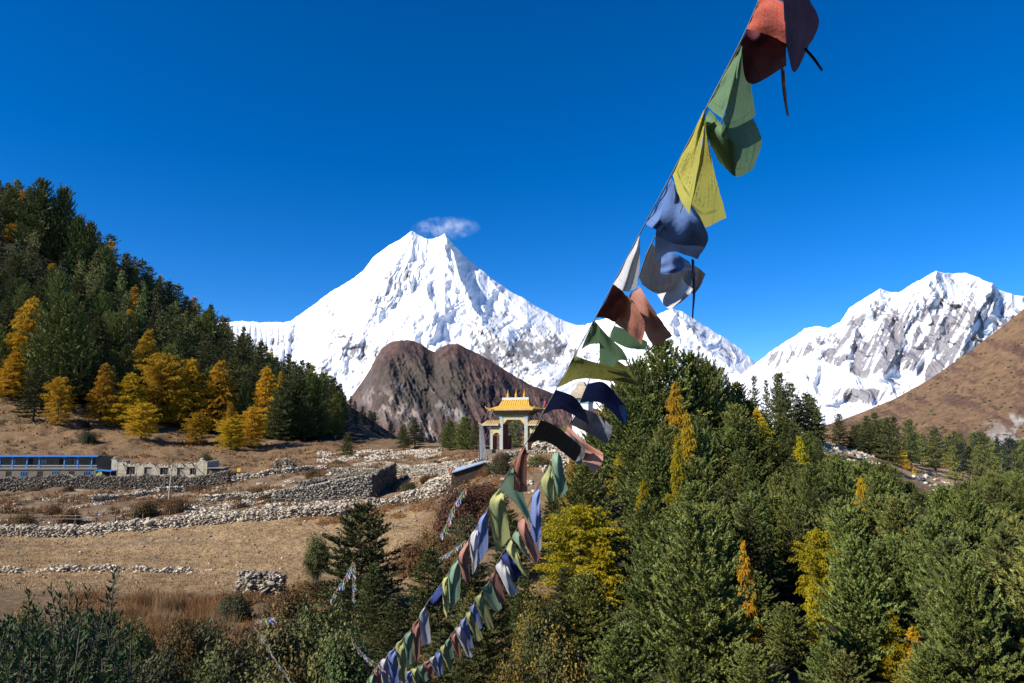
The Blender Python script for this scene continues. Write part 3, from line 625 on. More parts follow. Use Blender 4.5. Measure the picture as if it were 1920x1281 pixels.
# --- named single trees
tree_at('fullpine', 672, 955, 56, 135, 'big dark fir standing alone in front of the straw field')
tree_at('fir1', 62, 690, 208, 60, 'dark lone fir on the brown meadow above the blue-roofed lodge')
tree_at('pine1', 110, 570, 222, 110, 'broad grey-green pine with bare lower stems at the left forest foot')
for a in [
 ('fir0', 650, 812, 172, 30, 'small dark fir on the terrace edge left of the white rubble walls'),
 ('fir1', 778, 784, 200, 50, 'fir of the dark cluster left of the gate, the tallest one'),
 ('fir0', 757, 797, 196, 50, 'fir of the dark cluster left of the gate, at its left end'),
 ('pine2', 843, 793, 186, 38, 'left one of the two green pines standing just left of the gate'),
 ('pine0', 870, 786, 182, 40, 'right one of the two green pines standing just left of the gate'),
 ('fir2', 893, 790, 170, 32, 'dark fir directly left of the gate behind the white banner'),
 ('midpine1', 966, 790, 160, 50, 'green pine seen through the arch of the gate'),
 ('midfir2', 1012, 795, 130, 40, 'dark pine behind the right pillar of the gate'),
 ('midpine1', 1062, 800, 118, 60, 'green pine between the gate and the forest spur behind the flag strings'),
 ('midlarch1', 992, 806, 145, 26, 'yellow larch seen through the arch of the gate at its right side'),
 ('tall0', 1421, 708, 128, 24, 'slim tall pine on the right ridge, left one of the row of bare-stemmed pines'),
 ('tall1', 1438, 716, 128, 22, 'slim bare-stemmed pine second from the left in the row on the right ridge'),
 ('tall0', 1457, 706, 128, 28, 'tallest bare-stemmed pine in the row on the right ridge'),
 ('fir0', 1478, 736, 130, 40, 'dark fir at the right end of the row of slim ridge pines'),
 ('fir1', 1502, 746, 132, 36, 'dark fir on the ridge line standing before the glacier tongue'),
 ('fir0', 1532, 762, 134, 38, 'dark fir on the ridge line where the glacier tongue ends'),
 ('fir2', 1575, 778, 150, 40, 'dark fir beside the boulder on the right ridge'),
 ('midlarch0', 1690, 838, 150, 26, 'rust-tipped larch at the edge of the bare patch on the right ridge'),
 ('midlarch1', 1702, 862, 146, 26, 'orange larch right of the rust-tipped one above the bare patch'),
 ('midlarch1', 1716, 880, 142, 22, 'orange larch lowest of the three above the bare patch'),
 ('midlarch0', 1776, 850, 200, 16, 'thin orange larch against the foot of the brown hillside'),
 ('fir1', 1632, 782, 150, 46, 'tall dark fir on the right ridge in front of the brown hillside'),
 ('fir0', 1656, 800, 152, 40, 'dark fir right of the tall one in front of the brown hillside'),
 ('fir2', 1820, 838, 190, 56, 'wide dark fir below the brown hillside near the right edge'),
 ('fir1', 1602, 800, 148, 34, 'dark fir right of the boulder on the right ridge'),
]: tree_at(*a)
# --- pines whose tops draw the outline of the right-hand spur
g1 = 'pines along the crest of the right-hand spur'
CR = [(1250, 655, 92, 130), (1205, 690, 90, 100), (1165, 725, 92, 90), (1300, 678, 96, 110), (1345, 700, 100, 90), (1322, 690, 94, 80), (1385, 728, 104, 80), (1405, 760, 100, 70), (1180, 760, 84, 110), (1120, 800, 88, 70), (1470, 790, 98, 70)]
nm_ = ['highest pine on the crest of the right-hand spur', 'pine on the crest directly left of the highest one', 'pine on the left shoulder of the spur behind the navy flag', 'pine on the crest directly right of the highest one', 'crest pine standing against the middle snow peak, third right of the highest', 'crest pine squeezed between two taller ones right of the highest', 'crest pine left of the slim bare-stemmed row', 'last crest pine before the orange larch on the ridge', 'bushy pine below the left shoulder of the spur', 'low pine right of the gate behind the lifted grey flag', 'crest pine right of the bright yellow ridge larch']
for i, ((a, b, c, d), q) in enumerate(zip(CR, nm_)): tree_at('pine%d' % (i % 4), a, b, c, d, q, g1)
# --- big pines of the right slope that can be told apart
BP = [(1195, 830, 76, 130), (1100, 880, 66, 120), (1240, 880, 64, 170), (1400, 800, 82, 130), (1350, 850, 74, 140), (1280, 960, 54, 200), (1500, 880, 74, 130), (1460, 940, 62, 150), (1420, 1080, 48, 170), (1230, 1080, 42, 190), (1590, 900, 76, 140), (1600, 1010, 60, 180), (1680, 970, 72, 130), (1770, 1000, 66, 150), (1730, 1080, 54, 190), (1850, 1060, 60, 180), (1480, 1140, 42, 230), (1850, 1180, 46, 240), (1100, 1090, 46, 130), (1640, 1180, 44, 200), (1310, 1000, 52, 150), (1540, 1060, 54, 170), (1165, 1190, 33, 150), (1345, 1170, 34, 150), (1290, 1235, 27, 130), (1420, 1225, 31, 130), (1560, 1215, 33, 170), (1740, 1225, 35, 150), (1620, 1130, 50, 130), (1480, 1075, 58, 110), (1345, 1120, 43, 110), (1820, 1110, 52, 130), (1590, 1235, 30, 120)]
for i, (a, b, c, d) in enumerate(BP):
    tree_at('pine%d' % (i % 4), a, b, c, d, ('brushy green pine of the right slope, ' + ['just below the crest larches', 'beside the hanging green flag', 'left of the black gap in the slope', 'under the bare-stemmed row', 'in the centre under the crest', 'large one above the dark hollow', 'left of the lime yellow larch', 'above the small orange sapling', 'right of the dark hollow at the bottom', 'lowest large one in the middle foreground', 'left of the lone orange larch', 'right of the middle yellow larch', 'under the bare dirt patch', 'third from the right edge below the dirt patch', 'directly above the two bottom yellow larches', 'near the right edge in mid height', 'at the bottom below the small yellow larch', 'in the bottom right corner', 'below the big bright yellow larch', 'left of the two bottom yellow larches', 'behind the lowest large one in the middle', 'just below the middle yellow larch', 'at the bottom right of the autumn shrub', 'at the bottom beside the dark hollow', 'smallest one cut by the bottom edge', 'small one at the bottom of the dark hollow', 'wide one at the bottom edge', 'at the bottom edge under the two larches', 'beside the left one of the two bottom larches', 'between the orange sapling and the lower yellow larch', 'below and left of the orange sapling', 'one row above the bottom right corner', 'beside the wide one at the bottom edge'][i]), 'large pines of the right-hand slope')
# --- fill of the right slope
def scatter(D0, D1, x0, x1, n, sep, ok, tries=20000):
    pts = []; 
    for _ in range(tries):
        if len(pts) >= n: break
        D = math.sqrt(rnd.uniform(D0*D0, D1*D1)); px = rnd.uniform(x0, x1); x = (px-960)/FPX*D
        q = proj(x, D, float(gz_raw(x, D)))
        if not ok(q[0], q[1], D): continue
        if all((x-a)**2+(D-b)**2 > sep*sep*(s_+D*0.004)**2 for a, b, s_ in pts): pts.append((x, D, 1.0))
    return [(a, b) for a, b, _ in pts]
def where_right(px, py):
    a = 'upper' if py < 930 else ('middle' if py < 1130 else 'lowest')
    b = 'left flank' if px < 1280 else ('centre' if px < 1560 else ('right half' if px < 1760 else 'outer right edge'))
    return a, b
for x, D in scatter(34, 125, 1040, 2030, 270, 2.6, lambda px, py, D: py > 860+max(0, (px-1500)*0.25) and not (px < 1150 and D < 60) and not (1180 < px < 1300 and D < 44)):
    q = proj(x, D, float(gz(x, D))); a, b = where_right(*q)
    lar = False; H_ = rnd.uniform(6.0, 9.5)*(1 if D < 90 else 0.85); g0 = float(gz(x, D)); wf_ = rnd.uniform(.8, 1.05)
    Hm = P(q[0], float(np.interp(q[0], [e[0] for e in ENV], [e[1] for e in ENV])), D).z-g0
    H_ = min(H_, Hm)
    if H_ < 2.6 or not clear_of_larches(q[0], D, proj(x, D, g0+H_)[1], H_*.33*wf_*FPX/D): continue
    put_tree(('fir%d' % rnd.randrange(3)) if rnd.random() < .22 else 'pine%d' % rnd.randrange(4), x, D, H_, wf_,
             ('small yellow larch among pines, %s part of the right slope, %s' if lar else 'green conifer packed among others, %s part of the right slope, %s') % (a, b), 'trees on the %s part of the right slope, %s' % (a, b))
# --- trees of the right ridge and the valley side beyond it
for x, D in scatter(118, 420, 1440, 2020, 230, 3.3, lambda px, py, D: (px > 1600 or D < 150) and not (1690 < px < 1790 and 112 < D < 152) and not (1535 < px < 1615 and D < 180)):
    q = proj(x, D, float(gz(x, D)))
    far = D > 230; kk = rnd.choice(['midpine', 'midfir', 'midfir', 'midfir', 'farfir']) + str(rnd.randrange(3))
    put_tree(kk, x, D, rnd.uniform(8, 13), rnd.uniform(.7, 1.0), 'small dark conifer in the ' + ('far wood under the brown hillside' if far else 'open wood beside the bare patch') + (', near the right edge' if q[0] > 1800 else ', towards the ridge'), 'conifers in the ' + ('far wood under the brown hillside' if far else 'open wood beside the bare patch') + (' right' if q[0] > 1800 else ' left'))
# --- left hillside forest
def frontline(px): return float(np.interp(px, [-200, 0, 60, 150, 230, 260, 420, 520, 600, 700], [215, 216, 222, 222, 214, 204, 208, 222, 235, 250]))
def where_left(px, py):
    a = 'crest' if py < float(np.interp(px, [0, 200, 400, 600], [460, 560, 690, 800])) else ('middle' if py < float(np.interp(px, [0, 200, 400, 600], [600, 670, 740, 820])) else 'foot')
    b = 'left quarter' if px < 130 else ('centre' if px < 320 else 'right end')
    return a, b
for x, D in scatter(206, 440, -90, 640, 330, 3.7, lambda px, py, D: D > frontline(px)+rnd.uniform(0, 12)):
    q = proj(x, D, float(gz(x, D))); a, b = where_left(*q)
    if not clear_of_larches(q[0], D, q[1]-18*FPX/D, 30): continue
    r_ = rnd.random()
    if D < 300: kk = 'larch%d' % rnd.randrange(3) if (r_ < 0.10 and q[0] > 180) else (('pine%d' % rnd.randrange(4)) if r_ < 0.42 else 'fir%d' % rnd.randrange(3))
    else: kk = 'midlarch%d' % rnd.randrange(3) if r_ < 0.05 else (('midpine%d' % rnd.randrange(3)) if r_ < 0.32 else 'midfir%d' % rnd.randrange(3))
    lar = 'larch' in kk; wf = rnd.uniform(.75, 1.1) if 'pine' not in kk else rnd.uniform(.6, .85)
    put_tree(kk, x, D, rnd.uniform(15, 23), wf, ('golden larch among dark trees at the %s of the left forest, %s' if lar else ('grey-green pine' if 'pine' in kk else 'dark fir')+' packed into the %s of the left forest, %s') % (a, b), '%s at the %s of the left forest, %s' % ('larches' if lar else 'conifers', a, b))
for a in [(62, 346, 345, 70), (105, 362, 350, 56), (12, 358, 360, 46), (140, 415, 350, 44), (165, 425, 352, 40), (190, 470, 350, 36)]:
    i = [62, 105, 12, 140, 165, 190].index(a[0])
    tree_at('pine%d' % (i % 4), *a, ['tallest pine on the summit of the left forest', 'dark pine just right of the tallest on the left summit', 'pine on the skyline at the left frame edge', 'skyline pine where the left forest starts to drop', 'second skyline pine on the dropping left crest', 'third skyline pine on the dropping left crest'][i], 'skyline pines of the left hill')
# --- far wooded ridge in shade
for i in range(150):
    px = rnd.uniform(150, 560) if i < 60 else rnd.uniform(540, 810); lev = rnd.random()**1.4
    ys = float(pline(FR, px)); py = ys + 4 + lev*70
    D = 745 - lev*70; p = P(px, py, D)
    put_tree('farfir%d' % rnd.randrange(3), p.x, D, rnd.uniform(11, 17), rnd.uniform(.8, 1.15), 'tiny blackish conifer on the shaded ridge behind the left forest, ' + ('upper part' if px < 400 else 'lower part'), 'conifers on the shaded ridge, ' + ('upper part' if px < 400 else 'lower part'), z=p.z-1)
# --- dark firs right of the larch grove
for i, a in enumerate([('fir2', 552, 690, 240, 70), ('fir1', 520, 730, 225, 70), ('fir2', 570, 745, 232, 60), ('fir0', 590, 770, 240, 44), ('fir1', 448, 640, 290, 60), ('pine1', 385, 590, 330, 60)]):
    tree_at(*a, ['tallest dark fir at the right end of the left forest', 'dark fir hiding the foot of the lone golden larch', 'dark fir one step down the slope from the tallest end fir', 'small dark fir that ends the left forest', 'dark fir rising behind the grove towards the skyline', 'green pine on the skyline above the grove'][i], 'dark firs at the end of the left forest')
# --- dark trees of the gully in the lower middle
GU = [('fir1', 800, 1035, 50, 110), ('fir2', 740, 1120, 44, 120), ('fir0', 880, 1010, 54, 90), ('fir2', 640, 1110, 46, 100), ('fullpine', 900, 1130, 40, 120), ('fir1', 985, 1080, 44, 90), ('fir2', 1035, 935, 64, 80), ('fir0', 940, 1040, 52, 80), ('fir2', 820, 1190, 34, 120), ('fir1', 1060, 1070, 48, 90), ('fir0', 700, 1060, 50, 80), ('fir2', 860, 1230, 26, 70), ('fir1', 960, 960, 62, 80), ('fir0', 1020, 1150, 38, 90)]
for i, a in enumerate(GU):
    tree_at(*a, 'dark fir in the shady gully, ' + ['above the middle of the lower flag string', 'left of the lower flag strings', 'behind the pair of flag strings', 'below the lone big fir on its left', 'right of the lower end of the flag strings', 'left of the big bright yellow larch and low', 'behind the blue hanging flag', 'directly under the pink flag', 'at the bottom where the flag strings meet', 'under the big bright yellow larch', 'directly below the lone big fir', 'small soft one at the bottom edge', 'under the hanging green flag', 'at the bottom beside the autumn bush'][i], 'dark firs in the gully')
print('TREES', NTREE)
#@@BUSHES
# ------------------------------------------------------------------ bushes, grass, stones
def leaf_mesh(name, C, N, ln, wd, r, m, dirs=None):
    n = len(C); d = unit(np.cross(N, r.normal(size=(n, 3)))) if dirs is None else unit(dirs)
    s = unit(np.cross(d, N)); l_ = (ln*r.uniform(.6, 1.3, n))[:, None]; w_ = (wd*r.uniform(.6, 1.3, n))[:, None]
    V = np.stack([C, C+d*l_*.45+s*w_*.5, C+d*l_, C+d*l_*.45-s*w_*.5], 1).reshape(-1, 3)
    return mesh_np(name, V, quads=np.arange(len(V)).reshape(-1, 4), mats=m)
M['leafg'] = mat('green_shrub_leaves', (0.075, 0.105, 0.028), 0.6, c2=(0.13, 0.095, 0.030), scale=0.9, island=0.4, objrand=0.2, hue=0.03, trans=0.15)
M['leafd'] = mat('dark_shrub_leaves', (0.035, 0.050, 0.018), 0.6, c2=(0.07, 0.055, 0.02), scale=0.8, island=0.4, objrand=0.2, hue=0.02, trans=0.1)
M['leafb'] = mat('brown_shrub_leaves', (0.16, 0.085, 0.030), 0.75, c2=(0.085, 0.060, 0.022), scale=0.7, island=0.4, objrand=0.25, hue=0.02, trans=0.15)
M['leafr'] = mat('russet_shrub_leaves', (0.13, 0.050, 0.030), 0.7, c2=(0.05, 0.05, 0.02), scale=0.6, island=0.4, objrand=0.2, hue=0.01, trans=0.15)
M['leafy'] = mat('autumn_shrub_leaves', (0.34, 0.22, 0.03), 0.6, c2=(0.07, 0.07, 0.02), lo=.34, hi=.5, scale=1.3, island=0.4, objrand=0.15, hue=0.01, trans=0.2)
M['glossy'] = mat('glossy_long_leaves', (0.050, 0.082, 0.018), 0.6, c2=(0.016, 0.028, 0.010), scale=2.5, island=0.4, trans=0.12, spec=0.15)  # leaf colour darkened to stand for shade falling on this bush
M['straw'] = mat('dry_grass_blades', (0.37, 0.245, 0.12), 0.8, c2=(0.21, 0.125, 0.06), scale=0.5, island=0.35, objrand=0.15, trans=0.25)
M['rust'] = mat('russet_grass_blades', (0.27, 0.13, 0.05), 0.8, c2=(0.15, 0.085, 0.035), scale=0.6, island=0.35, objrand=0.2, trans=0.2)
BU = {}
def bush_proto(key, mk, nclump, per, ls, lw, seed, flat=0.62):
    r = np.random.default_rng(seed); c = r.normal(size=(nclump, 3)); c = unit(c); c[:, 2] = np.abs(c[:, 2])
    rad = r.uniform(.45, 1.0, nclump)**.6; c = c*rad[:, None]*np.array([1, 1, 1.0])*(0.85+0.25*fbm(c[:, 0]*2, c[:, 1]*2, seed, 2))[:, None]
    C = np.repeat(c, per, 0) + r.normal(size=(nclump*per, 3))*0.12; C[:, 2] = np.maximum(C[:, 2], 0.02)
    N = unit(unit(C)+0.6*r.normal(size=C.shape)+np.array([0, 0, .3]))
    lv = leaf_mesh('foliage', C, N, ls, lw, r, M[mk]); mb = MB()
    for p in c[::2]: mb.tube([(0, 0, -.05), (p[0]*.35, p[1]*.35, p[2]*.5), tuple(p)], [.03, .018, .006], 3, caps=False)
    me = bpy.data.meshes.new('stems'); me.from_pydata(mb.v, [], mb.f); me.materials.append(M['twig']); me.update(); BU[key] = (lv, me)
for k_, mk in (('g', 'leafg'), ('d', 'leafd'), ('b', 'leafb'), ('r', 'leafr'), ('y', 'leafy')):
    for i in range(2): bush_proto(k_+'%d' % i, mk, 130, 60, 0.075, 0.045, 700+i+ord(k_))
    bush_proto(k_+'s', mk, 40, 16, 0.17, 0.10, 740+ord(k_))
def bush(key, px, top, D, wpx, label, group=None, nm='shrub', base=None):
    if key in ('b0', 'b1') and D > 100: wpx *= .62; top += 6
    R = wpx/FPX*D/2; H = P(px, top, D).z-gpt(px, D).z+.1
    if D > 60 and not 0.45*R < H < 1.9*R:      # stand it where the ground fits its size
        best = min((abs(proj(0, d, 1)[0]*0 + proj(gpt(px, d).x, d, gpt(px, d).z)[1] - (top+wpx*.62)) + abs(d-D)*.15, d) for d in np.arange(max(60, D-35), D+35, 1.5)); D = float(best[1])
    g = gpt(px, D); z = g.z-0.1; R = wpx/FPX*D/2; H = max(0.6*R, P(px, top, D).z - z)
    o = thing(nm, (g.x, D, z), label, 'shrub', group, rnd.uniform(0, 6.28)); ck = min(H, 2.0*R)
    if H > 2.0*R:
        mb = MB()
        for i in range(5): a_ = i*1.3; mb.tube([(.05*R*math.cos(a_), .05*R*math.sin(a_), 0), (.2*R*math.cos(a_), .2*R*math.sin(a_), (H-ck)*.6), (.45*R*math.cos(a_), .45*R*math.sin(a_), H-ck*.5)], [.07, .05, .03], 5)
        mb.build('stems', M['twig'], o); f = link('foliage', BU[key][0], o); f.location = (0, 0, H-ck); f.scale = (R, R*1.05, ck)
        f = link('foliage', BU[key][0], o); f.location = (0, 0, H-ck+.1*R); f.scale = (R*.95, R*.95, -ck*.7); return o
    o.scale = (R, R*1.05, H)
    link('foliage', BU[key][0], o); link('stems', BU[key][1], o); return o
for a in [
 ('g0', 430, 1185, 27, 170, 'green leafy shrub left of the thin string of tiny flags at the bottom'),
 ('g1', 530, 1140, 31, 170, 'green and rust shrub behind the top end of the thin flag string'),
 ('g0', 600, 1120, 35, 140, 'olive shrub with red tinges under the stone heap'),
 ('g1', 385, 1235, 22, 120, 'pale green shrub at the bottom edge left of the thin flag string'),
 ('g0', 640, 1165, 29, 140, 'mixed green shrub between the thin flag string and the short one'),
 ('g1', 490, 1245, 20, 150, 'low green shrub under the thin flag string at the bottom edge'),
 ('d0', 300, 1215, 22, 130, 'dark bramble in the shade under the russet grass bank'),
 ('d1', 375, 1160, 36, 110, 'dark shrub with yellow specks in the hollow below the grass bank'),
 ('d0', 440, 1110, 50, 70, 'blackish shrub in the gully right of the russet grass bank'),
 ('b0', 575, 1085, 58, 90, 'brown shrub right of the stone heap'),
 ('g1', 245, 1160, 30, 90, 'green and brown shrub in front of the russet grass, left part'),
 ('b1', 335, 1155, 34, 90, 'brown shrub in front of the russet grass, right part'),
 ('b1', 540, 1100, 50, 100, 'rust-brown low shrub just below the stone heap'),
 ('y0', 20, 1130, 16, 110, 'yellowish shrub at the left edge behind the glossy-leaved bush'),
 ('d1', 90, 1140, 12, 210, 'dark undergrowth bush behind the glossy-leaved bush at bottom left'),
 ('d0', 215, 1225, 11.5, 150, 'dark tangled bush at the bottom edge right of the glossy-leaved bush'),
 ('y0', 1010, 1110, 38, 110, 'autumn shrub with yellow-orange leaves right of the lower flag strings'),
 ('y1', 1045, 1190, 30, 130, 'autumn shrub with yellow leaves at the bottom edge, right of the other autumn one'),
 ('y0', 880, 1110, 44, 60, 'yellowing shrub seen between the two lower flag strings'),
 ('y1', 970, 1225, 27, 110, 'brown and yellow shrub at the bottom edge right of the flags'),
 ('g0', 760, 1225, 26, 90, 'green shrub behind the place where the two flag strings meet'),
 ('r0', 900, 900, 84, 110, 'dark russet shrub on the slope under the blue tin roof'),
 ('r1', 855, 905, 80, 90, 'reddish brown shrub on the slope left of the hanging red flag'),
 ('r0', 925, 940, 76, 80, 'russet shrub behind the hanging yellow flag'),
 ('d0', 880, 960, 72, 80, 'dark green shrub beneath the russet ones on the knoll slope'),
 ('b0', 815, 985, 72, 90, 'brown thorny shrub at the right end of the straw field'),
 ('b1', 770, 1010, 68, 80, 'ochre-brown shrub right of the lone big fir'),
 ('b0', 845, 1010, 64, 80, 'brown shrub next to the small flag string on the knoll slope'),
 ('b1', 912, 872, 90, 30, 'straw-coloured bushy clump beside the blue tin roof'),
 ('d1', 940, 862, 92, 50, 'dark low shrub just below the gate'),
 ('r1', 942, 846, 95, 40, 'purplish brown shrub at the foot of the left gate pillar'),
 ('g1', 1010, 852, 92, 50, 'green shrub right of the gate under the grey flag'),
 ('b0', 800, 884, 108, 50, 'olive-brown shrub left of the blue tin roof'),
 ('d0', 765, 902, 106, 34, 'small green shrub on the wall end left of the russet slope'),
 ('g1', 790, 916, 100, 44, 'green shrub beside the bright lawn strip'),
 ('d1', 505, 934, 100, 20, 'small yellowish shrub in front of the big stone pen'),
 ('d0', 165, 806, 178, 36, 'dark cushion shrub alone on the brown hill above the lodge'),
 ('d1', 385, 848, 166, 34, 'dark shrub behind the ruined white house'),
 ('d0', 160, 790, 190, 18, 'tiny shrub higher up on the brown hill above the lodge'),
 ('b1', 600, 880, 142, 60, 'brown thicket between the stone pen and the rubble walls'),
 ('b0', 585, 872, 150, 50, 'brown thicket behind the stone pen'),
 ('b1', 480, 905, 130, 60, 'dry brown thicket on the terrace right of the retaining wall'),
 ('b0', 520, 908, 128, 44, 'dry brown thicket just left of the stone pen'),
 ('b0', 270, 930, 118, 90, 'dark brown thicket under the curved rubble wall'),
 ('b1', 330, 925, 122, 80, 'dark brown thicket right of the wooden pole'),
 ('b0', 130, 945, 112, 80, 'ochre thicket on the scrubby terrace left of the pole'),
 ('b1', 40, 955, 106, 90, 'olive-brown thicket at the left edge above the long fence'),
 ('b0', 100, 940, 116, 50, 'rusty thicket under the retaining wall of the lodge'),
 ('b1', 370, 905, 138, 70, 'brown bushes growing on the right end of the retaining wall'),
 ('b0', 60, 908, 139, 40, 'grey-brown bush in front of the retaining wall, left one'),
 ('b1', 128, 905, 139, 34, 'grey-brown bush in front of the retaining wall, right one'),
 ('g1', 590, 1000, 58, 50, 'pale willow shrub left of the lone big fir'),
 ('r0', 1740, 950, 116, 40, 'dark red shrub on the bare dirt patch of the right slope'),
 ('r1', 1725, 1225, 44, 80, 'leafless purplish shrub below the two bottom right larches'),
 ('y1', 905, 860, 93, 26, 'tawny grass-like bush under the white stones near the gate'),
]: bush(a[0], *a[1:])
# scattered low scrub on the terraces, uncountable
def tuft_mesh(name, pts, h, nb, wd, r, m, spread=0.35, parent=None):
    n = len(pts); C = np.repeat(np.asarray(pts, float), nb, 0); k = len(C)
    C[:, :2] += r.normal(size=(k, 2))*spread*np.repeat(h, nb)[:, None]*0.5
    d = unit(np.stack([r.normal(size=k)*.35, r.normal(size=k)*.35, np.ones(k)], 1)); hh = np.repeat(h, nb)*r.uniform(.5, 1.2, k)
    s = unit(np.cross(d, r.normal(size=(k, 3))))*wd*np.repeat(h, nb)[:, None]
    V = np.stack([C-s, C+s, C+d*hh[:, None]], 1).reshape(-1, 3)
    return link(name, mesh_np(name, V, tris=np.arange(len(V)).reshape(-1, 3), mats=m), parent)
def zone(n, D0, D1, p0, p1, ok=None):
    D = np.sqrt(rng.uniform(D0*D0, D1*D1, n)); px = rng.uniform(p0, p1, n); x = (px-960)/FPX*D
    if ok is not None: k = ok(px, D, x); D, x = D[k], x[k]
    return np.stack([x, D, gz(x, D)-0.05], 1)
pts = zone(26000, 59, 91.5, -80, 880)
tag(tuft_mesh('straw_stubble', pts, rng.uniform(.12, .35, len(pts)), 3, 0.10, rng, M['straw']), kind='stuff')
pts = zone(15000, 93, 160, -80, 900, lambda px, D, x: fbm(x/6, D/6, 3, 3) > 0.0)
tag(tuft_mesh('dry_grass', pts, rng.uniform(.3, 1.0, len(pts)), 5, 0.07, rng, M['rust']), kind='stuff')
pts = zone(9000, 160, 225, -120, 700, lambda px, D, x: fbm(x/9, D/5, 5, 3) > 0.1)
tag(tuft_mesh('hill_grass', pts, rng.uniform(.3, .9, len(pts)), 4, 0.16, rng, M['rust']), kind='stuff')
pts = zone(14000, 12, 58, 150, 1060, lambda px, D, x: fbm(x/3, D/3, 7, 3) > -0.25)
tag(tuft_mesh('undergrowth', pts, rng.uniform(.2, .7, len(pts)), 6, 0.05, rng, M['rust']), kind='stuff')
pts = zone(9000, 88, 99, 560, 1000, lambda px, D, x: fbm(x/3, D/3, 9, 3) > 0)
tag(tuft_mesh('knoll_grass', pts, rng.uniform(.2, .6, len(pts)), 5, 0.06, rng, M['rust']), kind='stuff')
# bank of tall russet grass: every clump a thing
for i in range(22):
    px = 205+ (i*37 % 235) + rnd.uniform(-6, 6); D = 40+14*((i*0.618) % 1)
    g = gpt(px, D); k = 260
    o = tuft_mesh('grass_clump', [(0, 0, 0)]*1, np.array([1.0]), 420, 0.012, np.random.default_rng(900+i), M['rust'] if i % 3 else M['straw'], spread=1.0)
    o.location = g; o.scale = (1.1, 1.1, rnd.uniform(0.9, 1.6)); tag(o, 'tall russet grass clump on the bank above the dark hollow', 'grass', 'tall russet grass clumps on the bank')

_ico = None
def ico():
    global _ico
    if _ico is None:
        t = (1+5**.5)/2; V = np.array([(-1, t, 0), (1, t, 0), (-1, -t, 0), (1, -t, 0), (0, -1, t), (0, 1, t), (0, -1, -t), (0, 1, -t), (t, 0, -1), (t, 0, 1), (-t, 0, -1), (-t, 0, 1)], float)/1.9
        F = np.array([(0, 11, 5), (0, 5, 1), (0, 1, 7), (0, 7, 10), (0, 10, 11), (1, 5, 9), (5, 11, 4), (11, 10, 2), (10, 7, 6), (7, 1, 8), (3, 9, 4), (3, 4, 2), (3, 2, 6), (3, 6, 8), (3, 8, 9), (4, 9, 5), (2, 4, 11), (6, 2, 10), (8, 6, 7), (9, 8, 1)])
        _ico = (V, F)
    return _ico
def stones(name, C, sz, r, m, parent=None, flat=0.65, rot=True):
    V0, F0 = ico(); n = len(C)
    V = V0[None]*(1+0.28*r.normal(size=(n, 12, 1)))*(np.stack([sz*r.uniform(.8, 1.4, n), sz*r.uniform(.7, 1.1, n), sz*flat*r.uniform(.7, 1.2, n)], 1)[:, None])*0.55
    a = r.uniform(-.5, .5, n) if not rot else r.uniform(0, 6.28, n); c, s = np.cos(a)[:, None], np.sin(a)[:, None]
    x = V[..., 0]*c-V[..., 1]*s; y = V[..., 0]*s+V[..., 1]*c; b = r.normal(size=n)[:, None]*.25; z = V[..., 2]+x*b
    V = np.stack([x, y, z], -1)+np.asarray(C)[:, None]
    F = (F0[None]+(np.arange(n)*12)[:, None, None]).reshape(-1, 3)
    me = mesh_np(name, V.reshape(-1, 3), tris=F, mats=m)
    return link(name, me, parent)
def wall(pts, h, th, sz, m, label, seed, rag=0.3, dens=1.0, group=None, lean=0.0):
    sz = sz*.8
    """dry-stone wall: pts = (px, D[, h]); courses of single stones"""
    r = np.random.default_rng(seed); G = [(gpt(p[0], p[1]), p[2] if len(p) > 2 else h) for p in pts]; C = []
    for (a, ha), (b, hb) in zip(G[:-1], G[1:]):
        L = (b-a).length; d = np.array((b-a).normalized()); nrm = np.array([-d[1], d[0], 0])
        if nrm[1] > 0: nrm = -nrm
        nx = int(L/sz*1.25*dens); nz = int(max(ha, hb)/(sz*.5))+1; ny = max(1, int(th/(sz*.7)))
        for iz in range(nz):
            u = (np.arange(nx)+r.uniform(0, 1, nx))/nx; z = iz*sz*.5+r.uniform(-.1, .1, nx)*sz
            hh = (ha+(hb-ha)*u)*(1+rag*fbm(u*L/3, seed, 0.5, 3)); k = z < hh; u_, z_ = u[k], z[k]
            for iy in ([0, ny-1] if iz < nz-2 and ny > 2 else range(ny)):
                o_ = (iy/(max(1, ny-1))-.5)*th if ny > 1 else 0
                p = np.array(a)[None]+d[None]*(u_*L)[:, None]+nrm[None]*(o_*(-1)+r.normal(size=len(u_))*sz*.18)[:, None]
                p[:, 2] = gz(p[:, 0], p[:, 1])+z_; C.append(p)
    C = np.concatenate(C); o = stones('stone_wall', C, sz*np.exp(r.normal(size=len(C))*.33), r, m, flat=.5)
    # loose stones shift nothing of the thing: it is one wall
    return tag(o, label, 'wall', group)
wall([(-70, 91.5), (100, 91.8), (250, 92), (400, 92.2), (520, 92.2), (650, 92.5)], 1.15, .9, .40, M['stonel'], 'long pale dry-stone wall along the far side of the straw field', 1, rag=.45)
wall([(-70, 71), (120, 71), (250, 71.3), (400, 71.5)], .55, .6, .36, M['stonel'], 'low broken line of stones between the upper and lower straw field', 2, rag=1.2, dens=.7)
wall([(-120, 142), (100, 142), (260, 142), (430, 142)], 2.6, .8, .42, M['stoned'], 'tall grey retaining wall under the blue-roofed lodge and the white ruin', 3, rag=.12)
wall([(170, 119), (230, 124), (300, 127), (345, 129)], 1.0, 1.0, .45, M['stonel'], 'curved rubble wall left of the wooden pole', 4, rag=.8)
wall([(425, 143), (480, 143), (550, 145), (610, 150)], 1.2, 1.5, .5, M['stonel'], 'pale wall of piled stones between the white ruin and the pillar ruin', 5, rag=.6)
wall([(380, 108), (440, 109), (515, 108)], 1.1, 1.2, .4, M['stonel'], 'thick pale rubble wall leading up to the big stone pen', 6, rag=.4)
